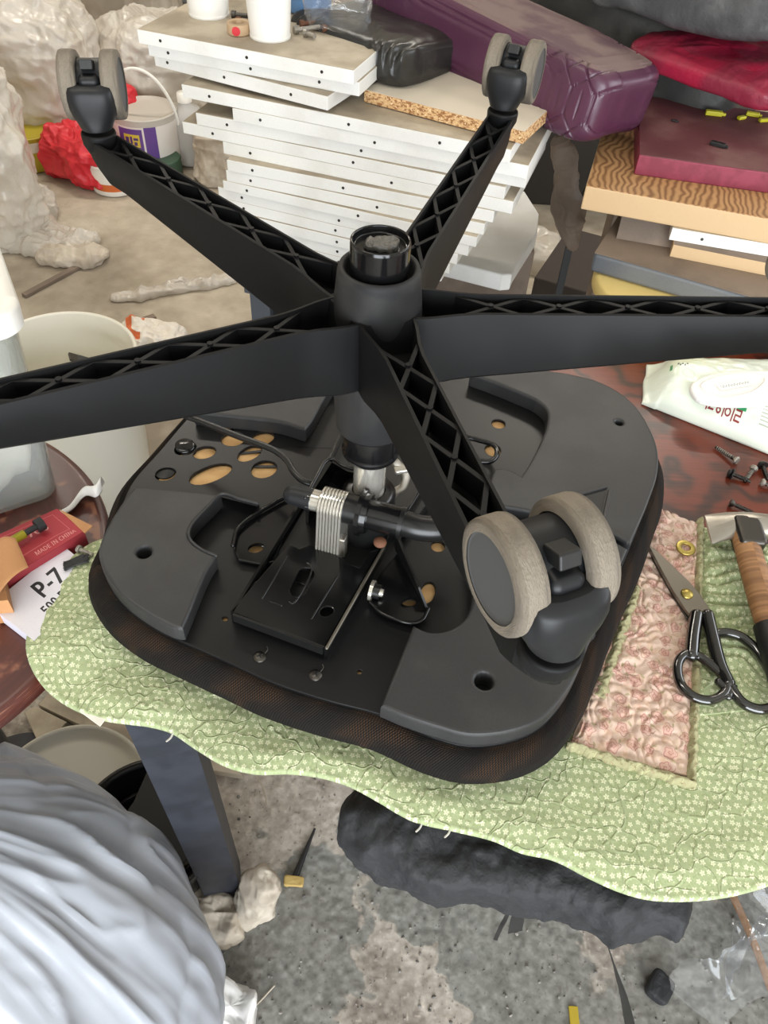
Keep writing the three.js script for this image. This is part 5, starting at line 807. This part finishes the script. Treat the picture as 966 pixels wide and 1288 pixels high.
// ---------------------------------------------------------------- foreground floor: grey bag, bin lid, pot, planks, black pouch
{
  const bC = atD(-20, 1350, 1.06);
  const bag = thing('trash_bag', 'large bulging silver-grey plastic bag in the bottom left corner', 'bag', V(bC.x, 0, bC.z));
  const crease = t => 1 - Math.abs(2 * t - 1);
  part(bag, 'bag_skin', puff(V(bC.x, .21, bC.z), V(.30, 0, .07), V(-.02, .375, -.14), V(-.09, 0, .28), { e: 1.25, e2: .9, nu: 320, nv: 220, amp: 0, floor: .002, disp: (x, y, z, q) => { const a = Math.atan2(z, x), w = fbm3(q.x * 3, q.y * 3, q.z * 3, 2); const ends = smooth(1, .6, Math.abs(y)); return ends * (.014 * (Math.pow(crease(noise3(Math.cos(a) * 5 + w, q.y * 2.4 + w * 2, Math.sin(a) * 5)), 2) - .4) + .006 * (Math.pow(crease(noise3(Math.cos(a) * 13 + w * 3, q.y * 3.4 + w * 5, Math.sin(a) * 13 + 4)), 3) - .3) + .0016 * (crease(noise3(q.x * 46 + w * 9, q.y * 14, q.z * 46)) - .5)) - .006 * Math.pow(crease(noise3(q.x * 5 + 40, q.y * 8 + 3 * w, q.z * 5)), 6); } }), M.silverBag);
  const lc = onY(84, 1002, .05); single('pail_lid', lathe([[0, .03], [.105, .03], [.118, .034], [.124, .046], [.128, .05], [.132, .048], [.128, .032], [.11, .022], [0, .022]], V(lc.x, 0, lc.z), 64), std({ color: 0xc9c4b6, roughness: .55 }), 'round pale plastic lid on the floor behind the grey bag', 'lid', V(lc.x, .022, lc.z));
  const wc = onY(186, 1042, .16), pot = thing('black_pot', 'round black plastic pot behind the table leg holding a dark plate', 'pot', V(wc.x, 0, wc.z));
  part(pot, 'body', lathe([[0, .003], [.075, .003], [.08, .01], [.098, .15], [.108, .155], [.110, .163], [.104, .166], [.095, .16], [.075, .02], [0, .014]], V(wc.x, 0, wc.z), 64), M.enamelDull);
  part(pot, 'inner_ring', tube(ringPts(V(wc.x, .12, wc.z), .078, .078, 0, 30), .006, 80, 10, true), M.enamel);
  single('black_sheet', slab(pxs([[186, 968], [168, 1008], [150, 1034], [180, 1070], [214, 1100], [236, 1080], [214, 1000]], .172), .1675, .172, { bevel: .001 }), M.black, 'dark flat sheet leaning over the black pot beside the table leg', 'sheet', onY(190, 1030, .1675));
  single('pale_scrap', puff(V(wc.x + .01, .026, wc.z - .02), V(.04, 0, 0), V(0, .01, 0), V(0, 0, .03), { amp: .004, freq: 30 }), M.tissue, 'pale scrap lying inside the black pot', 'scrap', V(wc.x + .01, .016, wc.z - .02));
  const plank = (list, label) => single('floor_plank', slab(pxs(list, .02), .002, .02, { bevel: .0015 }), M.panelTop, label, 'plank', onY(list[0][0], list[0][1], .002));
  plank([[60, 872], [122, 858], [250, 922], [305, 975], [196, 958], [48, 886]], 'long pale plank on the floor under the front edge of the mat');
  plank([[30, 896], [44, 888], [84, 908], [66, 928], [46, 930]], 'short pale plank end beside the pail lid');
  { const c = onY(91, 923, .006), t = thing('nut', 'steel nut lying on the floor between the planks', 'nut', c.clone().setY(.001)); const s = new THREE.Shape(); for (let i = 0; i < 6; i++) { const a = i / 6 * 6.2832; i ? s.lineTo(Math.cos(a) * .012, Math.sin(a) * .012) : s.moveTo(.012, 0); } const hp = new THREE.Path(); hp.absarc(0, 0, .006, 0, 6.2832, true); s.holes.push(hp); const g = new THREE.ExtrudeGeometry(s, { depth: .009, bevelEnabled: true, bevelSize: .0006, bevelThickness: .0006, bevelSegments: 1 }); g.rotateX(-Math.PI / 2); g.translate(c.x, .002, c.z); part(t, 'hexagon', g, M.steel); part(t, 'thread', tube(ringPts(V(c.x, .008, c.z), .0062, .0062, 0, 16), .0006, 40, 6, true), M.steelDark); }
  // crumpled tissue at the foot of the leg
  single('tissue', puff(onY(322, 1130, .06), V(.018, 0, .02), V(.016, .055, -.02), V(-.02, 0, .016), { amp: .006, freq: 18, ridge: .014, rfreq: 20, nu: 110, nv: 70, floor: .001, e: .8, e2: .7 }), M.tissue, 'tall fold of crumpled beige tissue right of the table leg', 'tissue', onY(322, 1140, 0));
  single('tissue', puff(onY(272, 1152, .025), V(.04, 0, .01), V(0, .026, 0), V(0, 0, .034), { amp: .006, freq: 18, ridge: .018, rfreq: 18, nu: 110, nv: 70, floor: .001, e: .8, e2: .7 }), M.tissue, 'low crumpled beige tissue at the foot of the table leg', 'tissue', onY(272, 1152, 0));
  single('tissue', puff(onY(292, 1270, .02), V(.03, 0, .01), V(0, .025, 0), V(0, 0, .03), { amp: .006, freq: 22, ridge: .014, rfreq: 24, nu: 80, nv: 50, floor: .001 }), M.white, 'white crumpled tissue peeking out beside the grey bag', 'tissue', onY(292, 1270, 0));
  // black fabric pouch under the mat
  const path = [[440, 1000], [478, 1032], [544, 1056], [620, 1064], [700, 1078], [780, 1112], [838, 1126], [866, 1126]].map(([x, y]) => onY(x, y, .640)), cv = new THREE.CatmullRomCurve3(path, false, 'centripetal'), rings = [], NS = 150;
  for (let j = 0; j <= NS; j++) { const t = j / NS, c = cv.getPointAt(t), tn = cv.getTangentAt(t).setY(0).normalize(), nn = V(-tn.z, 0, tn.x), k = Math.pow(Math.max(.0004, 1 - Math.pow(Math.abs(2 * t - 1), 5)), .5); const ring = []; for (let i = 0; i < 60; i++) { const a = i / 60 * 6.2832, ca = Math.cos(a), sa = Math.sin(a); const rx = .045 * k, ry = .044 * k; const p = c.clone().addScaledVector(nn, Math.sign(ca) * Math.pow(Math.abs(ca), .7) * rx).add(V(0, Math.sign(sa) * Math.pow(Math.abs(sa), .7) * ry, 0)); const d = .013 * (ridge3(p.x * 20, p.y * 20, p.z * 20, 4) - .6) * 2 + .006 * (fbm3(p.x * 60, p.y * 60, p.z * 60, 3) - .5); p.addScaledVector(nn, ca * d).add(V(0, sa * d, 0)); ring.push(p); } rings.push(ring); }
  const pouch = thing('fabric_pouch', 'black crumpled fabric pouch hanging under the front edge of the mat', 'pouch', onY(650, 1095, .6));
  part(pouch, 'fabric', loft(rings), M.blackCloth);
  const strap = (name, list, Y0, Y1, w, label) => { const P = list.map(([x, y], i) => onY(x, y, lerp(Y0, Y1, i / (list.length - 1)))); const c = new THREE.CatmullRomCurve3(P); const g = sheet(24, 3, (u, v) => { const p = c.getPoint(u), t = c.getTangent(u), n = V(-t.z, 0, t.x).normalize(); return p.addScaledVector(n, (v - .5) * w); }, .0016); part(pouch, name, g, M.black, label); };
  strap('strap', [[762, 1180], [772, 1215], [784, 1255], [798, 1310]], .61, .25, .020, 'long black strap');
  strap('cord', [[640, 1128], [638, 1150], [630, 1166], [623, 1182]], .61, .52, .004);
  strap('tab', [[656, 1132], [652, 1150], [648, 1172]], .61, .55, .014);
  part(pouch, 'ring', tube(ringPts(onY(658, 1140, .612), .006, .0045, .4, 16), .0011, 40, 8, true), M.chrome);
  // debris
  { const a = onY(396, 1042, .006), b = onY(370, 1106, .006), d = b.clone().sub(a), t = thing('screwdriver_bit', 'thin dark spike with a yellowish end lying on the floor', 'spike', a.clone().setY(.001)); part(t, 'spike', along(cylX(.002, .006, d.length(), 12), a, d), M.black); part(t, 'yellow_end', puff(b.clone().add(V(0, .002, .004)), V(.016, 0, 0), V(0, .005, 0), V(0, 0, .008), { amp: .004, freq: 60, nu: 30, nv: 18, floor: .001 }), std({ color: 0xb59a5c, roughness: .8 })); }
  single('rubber_scrap', puff(onY(830, 1242, .012), V(.014, 0, .012), V(0, .012, 0), V(-.012, 0, .016), { amp: .003, freq: 40, e: .4, e2: .5, nu: 36, nv: 22, floor: .001 }), M.blackCloth, 'small black rubber scrap on the floor at bottom right', 'scrap', onY(830, 1242, 0));
  single('yellow_strip', rbox(.014, .004, .05, .001).translate(...onY(723, 1290, .003).toArray()), std({ color: 0xb0982c, roughness: .5 }), 'short yellow strip at the bottom edge of the floor', 'strip', onY(723, 1290, .001));
  { const A = onY(918, 1118, .012), B = onY(972, 1250, .012); single('wood_stick', capped([A, A.clone().lerp(B, .5).add(V(.003, 0, 0)), B], .006, 20, 10), std({ color: 0xa2764e, roughness: .8 }), 'thin brown wooden stick under the clear film at the right', 'stick', A.clone().setY(.006)); }
  single('clear_film', sheet(70, 60, (u, v) => { const wv = 60 * (fbm3(u * 5, v * 5, 1, 3) - .5); const p = onY(lerp(884 + 34 * Math.sin(v * 5), 1060, u) + wv, lerp(1095, 1250 + 26 * Math.sin(u * 8), v) + wv, .03); p.y = .022 + .03 * (ridge3(p.x * 14, 2, p.z * 14, 4) - .3) * Math.sin(Math.PI * clamp(v)) + .004; return p; }, .0006), M.clearFilm, 'crinkled clear plastic film on the floor at the right edge', 'film', onY(940, 1190, .0));
  const nails = [[322, 975, 336, 1012], [292, 1290, 345, 1240], [560, 1095, 600, 1108]]; nails.forEach(([a, b, c, d], i) => single('straw', capped([onY(a, b, .003), onY((a + c) / 2 + 3, (b + d) / 2, .004), onY(c, d, .003)], .0013, 20, 6), M.tissue, ['pale dry straw on the floor right of the table leg', 'pale straw on the floor beside the grey bag', 'pale thread on the floor under the black pouch'][i], 'straw', onY(a, b, .001)));
  // gravel crumbs nobody could count
  const cr = new THREE.IcosahedronGeometry(1, 0), N = 1200, im = new THREE.InstancedMesh(cr, std({ color: 0xffffff, roughness: .95 }), N), m4 = new THREE.Matrix4(), q = new THREE.Quaternion(), e = new THREE.Euler(), col = new THREE.Color();
  for (let i = 0; i < N; i++) { const p = onY(rr(200, 966), rr(940, 1330), 0), s = .0008 + .0026 * Math.pow(rnd(), 4); e.set(rr(0, 6), rr(0, 6), rr(0, 6)); q.setFromEuler(e); m4.compose(V(p.x, s * .4, p.z), q, V(s * rr(.7, 1.5), s * .7, s)); im.setMatrixAt(i, m4); const k = rr(.1, .28); col.setRGB(k, k * .93, k * .84); im.setColorAt(i, col); }
  im.name = 'gravel'; im.castShadow = im.receiveShadow = true; tag(im, 'scattered gravel crumbs and dust on the concrete floor', 'gravel'); im.userData.kind = 'stuff'; scene.add(im);
}
renderer.render(scene, camera);
